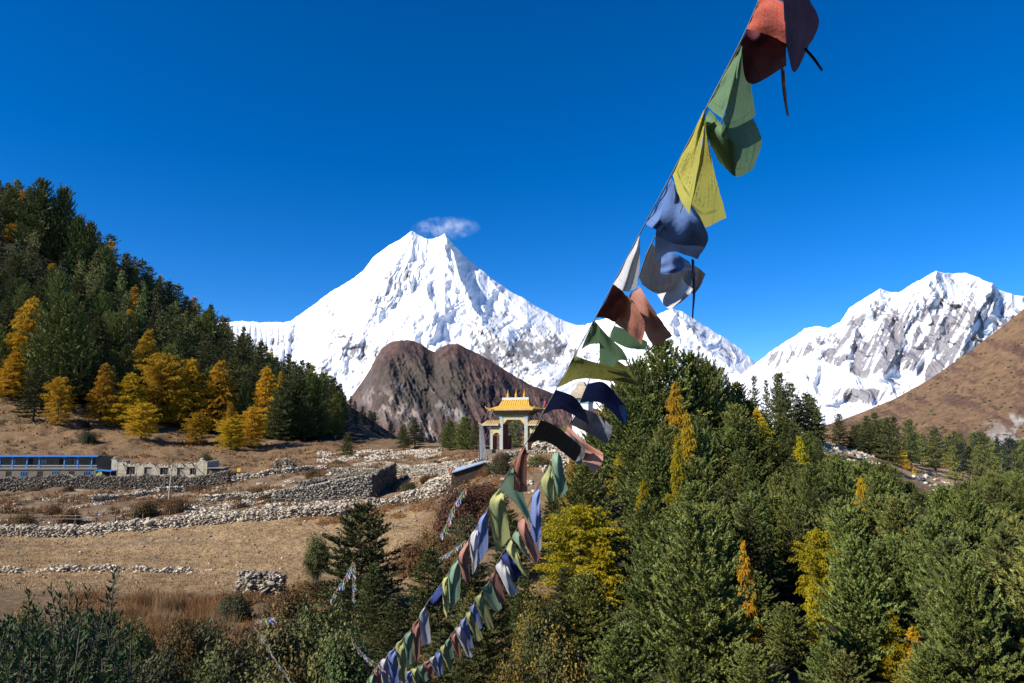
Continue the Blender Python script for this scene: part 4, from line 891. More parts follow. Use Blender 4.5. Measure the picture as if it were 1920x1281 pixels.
wall([(620, 134), (690, 130), (745, 124), (800, 117), (850, 110)], 1.2, .9, .4, M['stone'], 'long terrace wall in the middle below the pale rubble field', 7, rag=.25)
wall([(660, 148), (720, 144), (790, 136), (850, 124)], .6, .8, .4, M['stonel'], 'second pale terrace wall running up to the gate knoll', 8, rag=.5)
wall([(700, 95.5, .8), (750, 95.5, 1.3), (800, 95, 1.6), (835, 94, 1.3)], 1.3, 1.0, .40, M['stonel'], 'pale wall right of the lone big fir at the end of the straw field', 9, rag=.4)
wall([(800, 99), (850, 97), (868, 95)], 1.8, 1.2, .42, M['stonel'], 'pale stone wall under the blue tin roof', 10, rag=.4)
wall([(450, 58.5), (480, 58.2), (530, 58)], 1.7, .9, .36, M['stone'], 'rounded heap of stones at the field corner above the green shrubs', 11, rag=.5)
wall([(848, 101), (880, 101.5), (915, 102)], 1.2, .7, .3, M['stonel'], 'whitish parapet wall leading to the left side of the gate', 12, rag=.1)
wall([(860, 95.5), (905, 95.5), (950, 95.5), (985, 95.5)], 1.0, .8, .35, M['stone'], 'stone revetment carrying the platform of the gate', 13, rag=.3)
wall([(760, 119), (820, 112), (880, 104)], 1.0, .8, .4, M['stone'], 'short middle wall below the second terrace wall', 14, rag=.5)
wall([(560, 98), (610, 98.5), (660, 99)], .6, .8, .38, M['stonel'], 'rubble wall at the foot of the big stone pen', 15, rag=.6)
wall([(0, 205), (60, 206), (120, 207)], .5, .5, .5, M['stone'], 'low faint stone line on the brown hill above the lodge', 16, rag=.9, dens=.5)
wall([(1000, 97), (1040, 96), (1075, 92)], 1.3, 1.0, .4, M['stonel'], 'rough stone wall right of the gate behind the flags', 17, rag=.5)
def rubble(n, D0, D1, p0, p1, s0, s1, m, ok=None, name='stone_rubble', lift=0.0):
    p = zone(n, D0, D1, p0, p1, ok); p[:, 2] += .1+lift
    tag(stones(name, p, rng.uniform(s0, s1, len(p)), rng, m), kind='stuff')
rubble(4500, 158, 192, 600, 830, .3, .8, M['stonel'], lambda px, D, x: (fbm(x/7, D/9, 3, 3) > 0.0))
rubble(9000, 95, 140, 380, 900, .2, .7, M['stonel'], lambda px, D, x: (fbm(x/4, D/4, 8, 4) > 0.42))
rubble(5000, 95, 140, -60, 420, .2, .6, M['stonel'], lambda px, D, x: (fbm(x/5, D/5, 18, 4) > 0.42))
rubble(2200, 95, 107, 340, 700, .2, .55, M['stonel'], lambda px, D, x: np.abs(D-101-fbm(x/8, 0, 2, 2)*3) < 2.6)
rubble(300, 60, 91, -60, 800, .12, .4, M['stone'])
rubble(2600, 84, 99, 840, 1060, .2, .55, M['stonel'], lambda px, D, x: fbm(x/3, D/3, 12, 3) > 0.15)
rubble(2000, 118, 170, 1520, 1640, .3, 1.1, M['stonel'], lambda px, D, x: fbm(x/5, D/5, 13, 3) > 0.1)
rubble(2200, 112, 165, 1700, 1960, .3, 1.2, M['stonel'], lambda px, D, x: fbm(x/6, D/6, 14, 3) > 0.25)

_px, _py, _A = RELIEF['brown_hillside']; k = rng.integers(0, _A.shape[0]*_A.shape[1], 5200); _p = _A.reshape(-1, 3)[k]; _q = _px.ravel()[k]
_m = (_q < 1990) & (fbm(_px.ravel()[k]/22, _py.ravel()[k]/14, 4, 3) > 0.02); _p = _p[_m]
tag(stones('scrub_vegetation', _p, rng.uniform(1.5, 5.5, len(_p)), rng, M['leafd'], flat=.8), kind='stuff')
# low brown scrub bushes on the stony terraces
for i in range(46):
    D = rnd.uniform(95, 158); px = rnd.uniform(-20, 820); R = rnd.uniform(.5, 1.5); g = gpt(px, D)
    o = thing('scrub_bush', (g.x, g.y, g.z-.1), 'low brown scrub bush among the stones of the left terraces', 'shrub', 'low scrub bushes on the terraces', rnd.uniform(0, 6)); o.scale = (R*1.2, R*1.1, R*.8)
    kk = rnd.choice(['bs', 'bs', 'ds', 'rs']); link('foliage', BU[kk][0], o); link('stems', BU[kk][1], o)
# ------------------------------------------------------------------ wooden rails
def fence(pts, label, seed, sp=2.6, hh=1.1, lift=0.6, rails=2):
    r = random.Random(seed); G = [gpt(a, b, lift) for a, b in pts]; o = thing('rail_fence', G[0], label, 'fence'); b0 = G[0]
    for a, b in zip(G[:-1], G[1:]):
        L = (b-a).length; n = max(1, int(L/sp))
        for i in range(n+1):
            p = a.lerp(b, i/n)-b0; mb = MB(); mb.tube([p-Vector((0, 0, .5)), p+Vector((r.uniform(-.12, .12), 0, hh*r.uniform(.75, 1.2)))], [.08, .06], 6); mb.build('post', M['wood'], o)
        for k in range(rails):
            if r.random() < .12: continue
            q0, q1 = a-b0, b-b0; z0 = hh*(.35+.45*k)+r.uniform(-.1, .1); z1 = hh*(.35+.45*k)+r.uniform(-.25, .15)
            mb = MB(); mb.tube([q0+Vector((-.2, -.08, z0)), (q0+q1)/2+Vector((0, -.08, (z0+z1)/2+r.uniform(-.08, .05))), q1+Vector((.2, -.08, z1))], [.065, .06, .05], 6); mb.build('rail', M['wood'], o)
fence([(18, 95), (60, 95), (100, 95), (140, 95), (180, 95.2), (215, 95.5), (250, 96)], 'grey split-rail fence above the long field wall at the left', 3)
fence([(268, 95.5), (318, 95.5)], 'short fallen rail lying on the long field wall right of the rail fence', 4, rails=1, hh=.6)
fence([(370, 97), (415, 98), (450, 99)], 'short two-rail fence on the terrace below the wooden pole', 5)
fence([(470, 97.5), (510, 97), (545, 98), (590, 99), (640, 101)], 'long crooked rail leading from the terrace up to the stone pen', 6, rails=1, hh=.9)
fence([(738, 83), (765, 83.5)], 'pair of grey planks lying in the field right of the lone fir', 8, rails=2, hh=.3, lift=.1)

# ------------------------------------------------------------------ buildings
def bmat(name, c, rough=.7, c2=None, sc=2.0, **k): return mat(name, c, rough, c2=c2, scale=sc, **k)
M['blue'] = bmat('blue_painted_tin', (0.04, 0.15, 0.48), .5, (0.05, 0.19, 0.50), 1.5)
M['bluep'] = bmat('blue_painted_wood', (0.05, 0.20, 0.44), .6, (0.04, 0.15, 0.36), 5)
M['masonry'] = bmat('lodge_masonry', (0.20, 0.165, 0.12), .9, (0.10, 0.085, 0.065), 3.5, bump=.8, bscale=5, bdist=.1)
M['plaster'] = bmat('flaking_limewash', (0.44, 0.385, 0.275), .9, (0.22, 0.18, 0.12), 1.6, lo=.45, hi=.7, bump=.8, bscale=3, bdist=.12)
M['dark'] = bmat('dark_opening', (0.018, 0.015, 0.013), .6)
M['glass'] = bmat('window_glass', (0.03, 0.035, 0.04), .15, spec=.5)
M['white'] = bmat('white_paint', (0.72, 0.70, 0.66), .7, (0.58, 0.56, 0.52), 3)
M['boards'] = bmat('grey_boards', (0.30, 0.25, 0.20), .85, (0.19, 0.15, 0.12), 4, stretch=(3, 3, .6))
zb = gpt(90, 150).z-.2; x0, x1 = P(-150, 898, 150).x, P(180, 898, 150).x
lo = thing('lodge', ((x0+x1)/2, 150, zb), 'long two-storey stone lodge with a blue tin roof and blue verandah posts', 'lodge'); hw = (x1-x0)/2
mb = MB(); mb.box(-hw, hw, 0, 6, 0, 2.45).build('lower_wall', M['masonry'], lo)
mb = MB(); mb.box(-hw, hw, 1.4, 6, 2.66, 5.0).build('upper_wall', M['masonry'], lo)
mb = MB(); mb.box(-hw-.2, hw+.2, -.25, 6, 2.45, 2.66).build('balcony_floor', M['boards'], lo)
mb = MB(); mb.box(-hw-.5, hw+.5, -.6, 6.6, -.06, .06, M=Matrix.Translation((0, 0, 5.42)) @ Matrix.Rotation(-.05, 4, 'X'))
mb.box(-hw-.5, hw+.5, -.68, -.6, -.28, .1, M=Matrix.Translation((0, 0, 5.42))); mb.build('roof', M['blue'], lo)
mb = MB(); mb.box(-hw, hw, -.1, -.04, 3.25, 3.32).box(-hw, hw, -.1, -.04, 2.9, 2.95).build('balcony_rail', M['white'], lo)
for i, px in enumerate([-90, -60, -30, 0, 24, 51, 74, 121, 146, 172]):
    u = P(px, 870, 150).x-(x0+x1)/2; mb = MB(); mb.box(u-.13, u+.13, -.14, .12, 2.66, 5.16).prism([(u-.32, 2.67), (u+.32, 2.67), (u+.13, 3.4), (u-.13, 3.4)], -.16, .13).prism([(u-.13, 4.6), (u+.13, 4.6), (u+.45, 5.15), (u-.45, 5.15)], -.15, .1).build('verandah_post', M['bluep'], lo)
def window(par, u, y, z, w_, h, fm, n=2, gm=None):
    mb = MB(); t = .09
    mb.box(u-w_/2, u+w_/2, y-.07, y+.05, z, z+t).box(u-w_/2, u+w_/2, y-.07, y+.05, z+h-t, z+h)
    for k in range(n+1): x = u-w_/2+(w_-t)*k/n; mb.box(x, x+t, y-.065, y+.05, z+t+.002, z+h-t-.002)
    f = mb.build('window', fm, par); g = MB(); g.box(u-w_/2+.03, u+w_/2-.03, y-.03, y+.04, z+.03, z+h-.03).build('pane', gm or M['glass'], f); return f
def door(par, u, y, z, w_, h, fm, dm):
    mb = MB(); mb.box(u-w_/2, u-w_/2+.1, y-.07, y+.05, z, z+h).box(u+w_/2-.1, u+w_/2, y-.07, y+.05, z, z+h).box(u-w_/2+.1, u+w_/2-.1, y-.068, y+.05, z+h-.1, z+h)
    f = mb.build('door_frame', fm, par); g = MB(); g.box(u-w_/2+.1, u+w_/2-.1, y-.03, y+.04, z+.02, z+h-.1).build('door', dm, par)
for i, u in enumerate(np.arange(-hw+2, hw-1, 3.4)):
    if i % 2: door(lo, u, 0, .05, 1.1, 2.0, M['darkwood'], M['dark']); window(lo, u-.3, 1.4, 3.45, 1.4, 1.1, M['bluep'])
    else: window(lo, u, 0, .95, 1.6, 1.15, M['bluep'], 3); door(lo, u+.2, 1.4, 2.68, 1.0, 2.0, M['darkwood'], M['dark'])
# ruined white house
zb = gpt(300, 150).z-.2; x0, x1 = P(207, 900, 150).x, P(387, 900, 150).x; W = x1-x0
ru = thing('ruined_house', (x0, 150, zb), 'roofless whitewashed stone house with a ragged wall top and leaning poles', 'house')
sc_ = W/180.0
OP = [(29, 45, 1.5, 3.2), (62, 76, .0, 3.1), (92, 107, 1.5, 3.0), (124, 137, .0, 3.0), (148, 160, 1.5, 2.9)]
def wtop(u): q = u/sc_; return 4.0+0.16*math.sin(q*.11)+0.12*math.sin(q*.27+1)+(0.9*max(0, 1-abs(q-4)/9))+(1.0*max(0, 1-abs(q-170)/9))-.5*sstep(20, 60, q)*sstep(160, 120, q)
mb = MB(); cuts = sorted(set([0, 180]+[o[0] for o in OP]+[o[1] for o in OP]+list(range(0, 181, 6))))
for a, b in zip(cuts[:-1], cuts[1:]):
    m_ = (a+b)/2; o = [q for q in OP if q[0] <= m_ <= q[1]]; xa, xb = a*sc_, b*sc_; ta, tb = float(wtop(xa)), float(wtop(xb)); j = (hash((a, 3)) % 5)*.012
    def pc(z0, z1a, z1b): mb.prism([(xa, z0), (xb, z0), (xb, z1b), (xa, z1a)], -.03*0-j, .7)
    if o:
        if o[0][2] > 0: pc(0, o[0][2], o[0][2])
        pc(o[0][3], ta, tb)
    else: pc(0, ta, tb)
mb.build('front_wall', M['plaster'], ru)
mb = MB(); mb.box(0, .7, .7, 6, 0, 4.3).build('side_wall', M['plaster'], ru); mb = MB(); mb.box(W-.7, W, .7, 6, 0, 4.3).build('side_wall', M['plaster'], ru)
mb = MB(); mb.box(.7, W-.7, 5.4, 6, 0, 3.2).build('back_wall', M['masonry'], ru)
for o in OP:
    u = (o[0]+o[1])/2*sc_; w_ = (o[1]-o[0])*sc_
    if o[2] > 0: window(ru, u, .25, o[2], w_, o[3]-o[2], M['wood'], 3, M['dark'])
    else: door(ru, u, .3, 0.02, w_, o[3], M['wood'], M['boards'])
for a in (20, 78, 112, 132, 150): mb = MB(); mb.tube([(a*sc_, .1, 4.1), ((a+15)*sc_, -1.3, 2.4)], [.09, .07], 6).build('leaning_pole', M['darkwood'], ru)
r_ = np.random.default_rng(5); C = np.array([(u, .35, wtop(u)+.05) for u in r_.uniform(0, W, 130)])+r_.normal(size=(130, 3))*np.array([0, .15, .06]); stones('wall_top', C, r_.uniform(.25, .5, 130), r_, M['stonel'], ru)
# tarp lean-to
g = gpt(197, 147); o = thing('lean_to', g, 'low lean-to with a blue tarpaulin roof between the lodge and the white ruin', 'shelter')
mb = MB(); mb.prism([(-1.9, 2.3), (1.7, 2.1), (1.8, 1.95), (-1.9, 2.18)], -1.0, 1.5).build('roof', M['blue'], o)
mb = MB(); mb.box(-1.5, 1.6, .9, 1.3, 0, 2.0).build('back_wall', M['darkwood'], o)
for u in (-1.6, 1.5): mb = MB(); mb.tube([(u, -.8, 0), (u, -.8, 2.1)], .07, 6).build('post', M['wood'], o)
M['ycloth'] = bmat('yellow_cloth', (.55, .5, .05), .8, (.1, .3, .1), 2); 
mb = MB(); mb.prism([(-1.5, 1.2), (-.9, .9), (-.2, 1.0), (-.3, 1.9), (-.9, 2.0)], -.95, -.9).build('hanging_cloth', M['ycloth'], o)
# dark shed right of the ruin
g = gpt(405, 150); o = thing('stone_shed', g, 'small dark shed with a flat timber roof right of the white ruin', 'shed')
mb = MB(); mb.box(-1.6, 1.6, 0, 2.6, 0, 1.9).build('wall', M['masonry'], o); mb = MB(); mb.box(-1.9, 1.9, -.4, 2.9, 1.9, 2.1).build('roof', M['boards'], o); mb = MB(); mb.box(-.9, .7, -.05, -.01, .05, 1.7).build('door', M['dark'], o)
# little yellow board
g = gpt(447, 143.5); o = thing('sign_board', g, 'small yellow board on a stake above the pale wall', 'sign'); mb = MB(); mb.tube([(0, 0, 0), (0, 0, 2.1)], .05, 6).build('stake', M['wood'], o)
mb = MB(); mb.box(-.35, .35, -.09, -.05, 1.6, 2.3).build('board', bmat('yellow_board', (.62, .38, .03)), o)
# pillar ruin
g = gpt(530, 149); o = thing('stone_ruin', g, 'small ruin of two stone pillars and a broken wall on the terrace', 'ruin')
def pillar_stones(nm, u0, u1, v0, v1, z1, n, seed, par, m=None, sz=.4):
    r = np.random.default_rng(seed); C = np.stack([r.uniform(u0, u1, n), r.uniform(v0, v1, n), r.uniform(0, 1, n)**1.1*z1], 1); stones(nm, C, sz*r.uniform(.7, 1.2, n), r, m or M['stone'], par)
pillar_stones('pillar', -1.9, -1.2, 0, .7, 2.6, 110, 1, o); pillar_stones('pillar', .1, .7, 0, .7, 2.7, 110, 2, o); pillar_stones('broken_wall', .7, 2.4, .2, .8, 1.7, 130, 3, o, M['stoned']); pillar_stones('back_wall', -1.9, 2.0, 2.4, 3, 2.2, 200, 4, o, M['stoned'])
# big stone pen
a = gpt(513, 103); b = gpt(697, 105.5); c = gpt(737, 118)
o = thing('stone_pen', a, 'big roofless stone pen with a sunlit front and a shaded right end', 'stone pen')
def swall(nm, p, q, h0, h1, th, sz, m, seed, par, origin):
    r = np.random.default_rng(seed); L = (q-p).length; d = np.array((q-p).normalized()); n = int(L*max(h0, h1)/(sz*sz*.36)); n2 = np.cross(d, [0, 0, 1]); n2 /= np.linalg.norm(n2)
    if n2[1] > 0: n2 = -n2
    u = r.uniform(0, 1, n); zz = r.uniform(0, 1, n); hh = h0+(h1-h0)*u+.15*fbm(u*L/2, 1, seed, 2)
    C = np.array(p)+d*(u*L)[:, None]+n2*(th/2+r.normal(size=n)*.05)[:, None]; C[:, 2] = gz(C[:, 0], C[:, 1])-.1+zz*hh
    t = r.uniform(0, 1, n//4); C2 = np.array(p)+d*(t*L)[:, None]+n2*r.uniform(-th/2, th/2, len(t))[:, None]; C2[:, 2] = gz(C2[:, 0], C2[:, 1])-.1+h0+(h1-h0)*t+.15*fbm(t*L/2, 1, seed, 2)
    C = np.concatenate([C, C2])-np.array(origin); stones(nm, C, sz*r.uniform(.7, 1.25, len(C)), r, m, par, rot=False)
    mb = MB(); P_ = np.array(p)-np.array(origin); Q_ = np.array(q)-np.array(origin); k = th/2-.02
    V = [P_-n2*k, P_+n2*k, Q_+n2*k, Q_-n2*k]; V = [Vector(v)+Vector((0, 0, -1)) for v in V]+[Vector(v)+Vector((0, 0, (h0 if i < 2 else h1)-.25)) for i, v in enumerate(V)]
    mb.add(V, [(0, 3, 2, 1), (4, 5, 6, 7), (0, 1, 5, 4), (1, 2, 6, 5), (2, 3, 7, 6), (3, 0, 4, 7)]).build(nm+'_core', M['masonry'], par)
swall('front_wall', a, b, 1.9, 3.5, .8, .36, M['stone'], 1, o, a); swall('end_wall', b, c, 3.5, 3.1, .8, .36, M['stoned'], 2, o, a)  # end wall: its shade is put into the darker stone colour
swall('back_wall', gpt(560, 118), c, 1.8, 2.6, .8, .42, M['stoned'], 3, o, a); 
# wooden pole
g = gpt(315.5, 112); o = thing('wooden_pole', g, 'tall thin grey pole with a small box, standing in front of the white ruin', 'pole')
zt = P(318, 872, 112).z-g.z; mb = MB(); mb.tube([(0, 0, -.3), (.12, 0, zt*.5), (.28, 0, zt)], [.12, .10, .08], 8).build('shaft', bmat('grey_pole', (.42, .39, .35)), o)
mb = MB(); mb.box(.16, .36, -.2, .02, zt-1.0, zt-.6).box(-.1, .6, -.05, .05, zt-.3, zt-.22).build('cross_arm', M['wood'], o)
# blue tin roof shed on the knoll slope
pa, pb, pc_, pd = P(846, 888, 93), P(908, 868, 93.5), P(906, 866, 96.5), P(858, 878, 97)
o = thing('tin_shed', gpt(875, 94), 'low shed dug into the knoll slope with a slanting blue-grey tin roof', 'shed'); q = o.location
mb = MB(); V = [p-q for p in (pa, pb, pc_, pd)]; V = V+[v+Vector((0, 0, .12)) for v in V]; mb.add(V, [(0, 3, 2, 1), (4, 5, 6, 7), (0, 1, 5, 4), (1, 2, 6, 5), (2, 3, 7, 6), (3, 0, 4, 7)]).build('roof', bmat('blue_grey_tin', (.22, .34, .50), .45, (.30, .36, .42), 1.5), o)
mb = MB(); V = [Vector((p.x-q.x, p.y-q.y+.3, -1.2)) for p in (pa, pb, pc_, pd)]+[p-q+Vector((0, .3, -.05)) for p in (pa, pb, pc_, pd)]; mb.add(V, [(0, 3, 2, 1), (4, 5, 6, 7), (0, 1, 5, 4), (1, 2, 6, 5), (2, 3, 7, 6), (3, 0, 4, 7)]).build('wall', M['darkwood'], o)
# boulder on the right ridge
g = gpt(1598, 150); o = stones('boulder', np.array([[0, 0, .8]]), np.array([2.2]), np.random.default_rng(3), M['stone'], flat=1.0); o.location = g; tag(o, 'single grey boulder on the bare dirt of the right ridge', 'boulder')
# ------------------------------------------------------------------ gate
M['gcream'] = bmat('gate_cream_paint', (.42, .375, .29), .8, (.28, .245, .19), 4); M['gteal'] = bmat('gate_teal_paint', (.12, .30, .38), .7, (.26, .36, .38), 4)
M['ggold'] = bmat('gate_golden_roof', (.60, .33, .04), .5, (.46, .26, .04), 2); M['gtan'] = bmat('gate_tan_eave', (.46, .31, .13), .7, (.33, .22, .10), 3)
M['gred'] = bmat('gate_red_brown_paint', (.19, .055, .03), .7, (.13, .04, .025), 3); M['gdark'] = bmat('gate_soffit_carving', (.20, .14, .085), .8, (.08, .055, .04), 9); M['gsilv'] = bmat('gate_ridge_metal', (.42, .44, .46), .5)
M['gyel'] = bmat('gate_yellow_paint', (.50, .38, .14), .7, (.36, .30, .17), 7)
gb = gpt(968, 100); gate = thing('monastery_gate', (gb.x, 100, -3.25), 'ornate gateway with a golden roof and three finials on the stony knoll', 'gate'); gate.rotation_euler = (0, 0, math.radians(-25)); gate.scale = (.88, .88, .92)
def bands(mb_, u0, u1, y, z0, z1, n, m):   # painted bands a few mm proud
    for i in range(n):
        z = z0+(z1-z0)*(i+.3)/n; k = (u1-u0)
        if i % 2: mb_.box(u0+k*.05, u0+k*.42, y-.004, y+.01, z, z+.14, m); mb_.box(u0+k*.58, u0+k*.95, y-.004, y+.01, z, z+.14, m)
        else: mb_.box(u0+k*.28, u0+k*.72, y-.004, y+.01, z, z+.14, m)
for sg in (-1, 1):
    u0, u1 = sorted((sg*2.53, sg*1.93)); mb = MB(); mb.box(u0, u1, -1.1, 1.1, 0, 5.35, 0)
    ui = sg*1.93; mb.box(min(ui, ui-sg*.02), max(ui, ui-sg*.02), -1.05, 1.05, .01, 4.4, 2)
    bands(mb, u0, u1, -1.1, .3, 4.9, 13, 1); mb.build('pillar', [M['gcream'], M['gteal'], M['gred']], gate)
    a0, a1 = sorted((sg*4.45, sg*3.95)); mb = MB(); mb.box(a0, a1, -.8, .8, 0, 3.55, 0); bands(mb, a0, a1, -.8, .3, 3.3, 9, 1); ui = sg*3.95; mb.box(min(ui, ui-sg*.02), max(ui, ui-sg*.02), -.75, .75, .01, 2.6, 2); mb.build('side_pillar', [M['gcream'], M['gteal'], M['gred']], gate)
    mb = MB(); n = 10; c = sg*3.24; w_ = .70   # small arch
    arc = [(c-w_*math.cos(math.pi*i/n), 2.0+.62*math.sin(math.pi*i/n)) for i in range(n+1)]
    for (xa, za), (xb, zb_) in zip(arc[:-1], arc[1:]): mb.add([(xa, -.75, za), (xb, -.75, zb_), (xb, -.75, 3.5), (xa, -.75, 3.5), (xa, .75, za), (xb, .75, zb_), (xb, .75, 3.5), (xa, .75, 3.5)], [(0, 1, 2, 3), (5, 4, 7, 6), (4, 5, 1, 0)])
    mb.box(min(sg*2.54, sg*2.56), max(sg*2.54, sg*2.56), -.74, .74, 0.01, 3.5); mb.build('side_arch', [M['gyel']], gate)
    # side roof: two tiers
    mb = MB(); r0, r1 = sorted((sg*2.56, sg*5.75)); 
    mb.box(r0, r1, -1.55, 1.55, 3.72, 3.92, 1).box(r0+(.5 if sg < 0 else 0), r1-(.5 if sg > 0 else 0), -1.1, 1.1, 3.55, 3.72, 2)
    e0 = r0+(.7 if sg < 0 else 0); e1 = r1-(.7 if sg > 0 else 0)
    mb.add([(r0, -1.55, 3.92), (r1, -1.55, 3.92), (r1, 1.55, 3.92), (r0, 1.55, 3.92), (e0, -.5, 4.55), (e1, -.5, 4.55), (e1, .5, 4.55), (e0, .5, 4.55)], [(0, 1, 5, 4), (1, 2, 6, 5), (2, 3, 7, 6), (3, 0, 4, 7), (4, 5, 6, 7)], 0)
    for i in range(6): u = e0+(e1-e0)*(i+.5)/6; mb.tube([(u, -1.5, 3.96), (u, -.5, 4.60)], .07, 5, 0)
    cx = sg*5.75; mb.tube([(cx, -1.5, 3.9), (cx+sg*.35, -1.6, 4.05), (cx+sg*.45, -1.62, 4.35)], [.14, .10, .04], 6, 0)
    mb.build('side_roof', [M['gtan'], M['gcream'], M['gdark']], gate)
mb = MB(); mb.box(-1.93, 1.93, -1.02, 1.02, 4.65, 5.30, 0)
mb.add([(-1.93, -1.02, 3.9), (-1.2, -1.02, 4.65), (-1.93, -1.02, 4.65), (-1.93, 1.02, 3.9), (-1.2, 1.02, 4.65), (-1.93, 1.02, 4.65)], [(0, 1, 2), (5, 4, 3), (0, 3, 4, 1)], 0)
mb.add([(1.93, -1.02, 3.9), (1.2, -1.02, 4.65), (1.93, -1.02, 4.65), (1.93, 1.02, 3.9), (1.2, 1.02, 4.65), (1.93, 1.02, 4.65)], [(2, 1, 0), (3, 4, 5), (1, 4, 3, 0)], 0)
for i in range(9): u = -1.8+.44*i; mb.box(u, u+.22, -1.035, -1.02, 4.82+.10*(i % 2), 5.0+.10*(i % 2), 1)
for i in (-2.3, 2.3): mb.box(i-.33, i+.33, -1.16, -1.1, 4.95, 5.3, 1)
mb.box(-1.18, 1.18, -.98, .98, 4.61, 4.65, 2); mb.build('lintel', [M['gyel'], M['gteal'], M['gred']], gate)
mb = MB()   # bracketed soffit widening to the eave
lv = [(2.75, 1.3, 5.36), (3.0, 1.55, 5.6), (3.35, 1.85, 5.82), (3.7, 2.1, 6.0)]
for k, (hu, hv, z) in enumerate(lv):
    zt = lv[k+1][2] if k < 3 else 6.08; mb.box(-hu, hu, -hv, hv, z, zt, 0)
    if k < 3:
        for i in range(17): u = -hu+2*hu*(i+.25)/17; mb.box(u, u+.17, -hv-.12, -hv, z+.05, zt-.03, 1)
mb.build('bracket_frieze', [M['gdark'], M['gtan']], gate)
mb = MB(); hu, hv = 4.0, 2.4; mb.box(-hu, hu, -hv, hv, 6.08, 6.34, 1)
mb.add([(-hu, -hv, 6.34), (hu, -hv, 6.34), (hu, hv, 6.34), (-hu, hv, 6.34), (-2.75, -.95, 6.85), (2.75, -.95, 6.85), (2.75, .95, 6.85), (-2.75, .95, 6.85)], [(0, 1, 5, 4), (1, 2, 6, 5), (2, 3, 7, 6), (3, 0, 4, 7), (4, 5, 6, 7)], 0)
for sx in (-1, 1):
    for sy in (-1, 1): mb.tube([(sx*3.9, sy*2.3, 6.3), (sx*4.3, sy*2.5, 6.45), (sx*4.5, sy*2.6, 6.8)], [.17, .13, .05], 6, 0)
mb.build('eave_roof', [M['ggold'], M['gtan']], gate)
mb = MB(); mb.add([(-2.75, -.95, 6.86), (2.75, -.95, 6.86), (2.75, .95, 6.86), (-2.75, .95, 6.86), (-2.35, -.32, 7.75), (2.35, -.32, 7.75), (2.35, .32, 7.75), (-2.35, .32, 7.75)], [(0, 1, 5, 4), (1, 2, 6, 5), (2, 3, 7, 6), (3, 0, 4, 7), (4, 5, 6, 7)], 0)
for i in range(12): u = -2.5+5.0*(i+.5)/12; mb.tube([(u, -.94, 6.92), (u*.94, -.33, 7.78)], .085, 6, 0)
mb.build('upper_roof', M['ggold'], gate)
mb = MB(); mb.box(-2.4, 2.4, -.36, .36, 7.76, 8.15).build('ridge_beam', M['gsilv'], gate)
for u in (-1.5, 0, 1.5):
    mb = MB(); mb.lathe((u, 0, 8.15), [(.0, 0), (.30, .0), (.30, .12), (.14, .2), (.24, .36), (.26, .5), (.10, .62), (.16, .72), (.07, .82), (.10, .92), (.04, 1.1), (.0, 1.45 if u else 1.6)], 10).build('finial', M['ggold'], gate, smooth=True)
mb = MB(); mb.box(-1.9, -1.82, -.2, 2.1, .0, 2.2).box(-1.82, -1.78, .1, 1.9, .2, 2.0).build('door', M['gred'], gate)
mb = MB(); mb.box(-4.8, 4.8, -1.6, 1.6, -.6, 0.0).build('plinth', M['masonry'], gate)
# white banner beside the gate, pink pennant, small flag cluster
M['wcloth'] = mat('white_cloth', (.62, .60, .57), .8, c2=(.48, .46, .44), scale=4, trans=.2)
g = gpt(904, 99); o = thing('banner', g, 'tall white pleated banner on a pole left of the gate', 'banner'); zt = P(901, 798, 99).z-g.z
mb = MB(); mb.tube([(-.45, 0, -.3), (-.4, 0, zt+.2)], .05, 6).build('pole', M['wood'], o)
nx, nz = 26, 14; V = [(-.38+(.42+.75*(1-j/(nz-1)))*i/(nx-1), .10*math.sin(i*1.25)+.05*math.sin(j*.5), .1+(zt-.15)*j/(nz-1)) for j in range(nz) for i in range(nx)]
link('cloth', mesh_np('cloth', V, quads=grid_quads(nx, nz), mats=M['wcloth'], smooth=True), o)
M['pink'] = mat('pink_cloth', (.62, .10, .16), .8, trans=.3); 
def pennant(px, top, bot, D, m, label):
    p0 = P(px, bot, D); g = gpt(px, D); o = thing('pennant', g, label, 'flag'); zt = P(px, top, D).z-g.z
    mb = MB(); mb.tube([(0, 0, -.2), (0, 0, zt)], .03, 6).build('pole', M['wood'], o)
    nx, nz = 7, 7; h = (bot-top)/FPX*D; V = [(.04+(.45*(1-j/(nz-1)*.7))*i/(nx-1), .08*math.sin(i+j*.6), zt-h*j/(nz-1)) for j in range(nz) for i in range(nx)]
    link('cloth', mesh_np('cloth', V, quads=grid_quads(nx, nz), mats=m, smooth=True), o)
pennant(1019, 752, 768, 103, M['pink'], 'small pink pennant on a thin pole right of the gate roof')
pennant(842, 878, 892, 92, mat('salmon_cloth', (.62, .2, .13), .8, trans=.3), 'small salmon pennant at the left corner of the tin-roofed shed')
pennant(920, 767, 780, 97, mat('red_and_green_cloth', (.5, .07, .08), .8, c2=(.08, .3, .16), scale=3, trans=.3), 'small red and green flag above the left side roof of the gate')
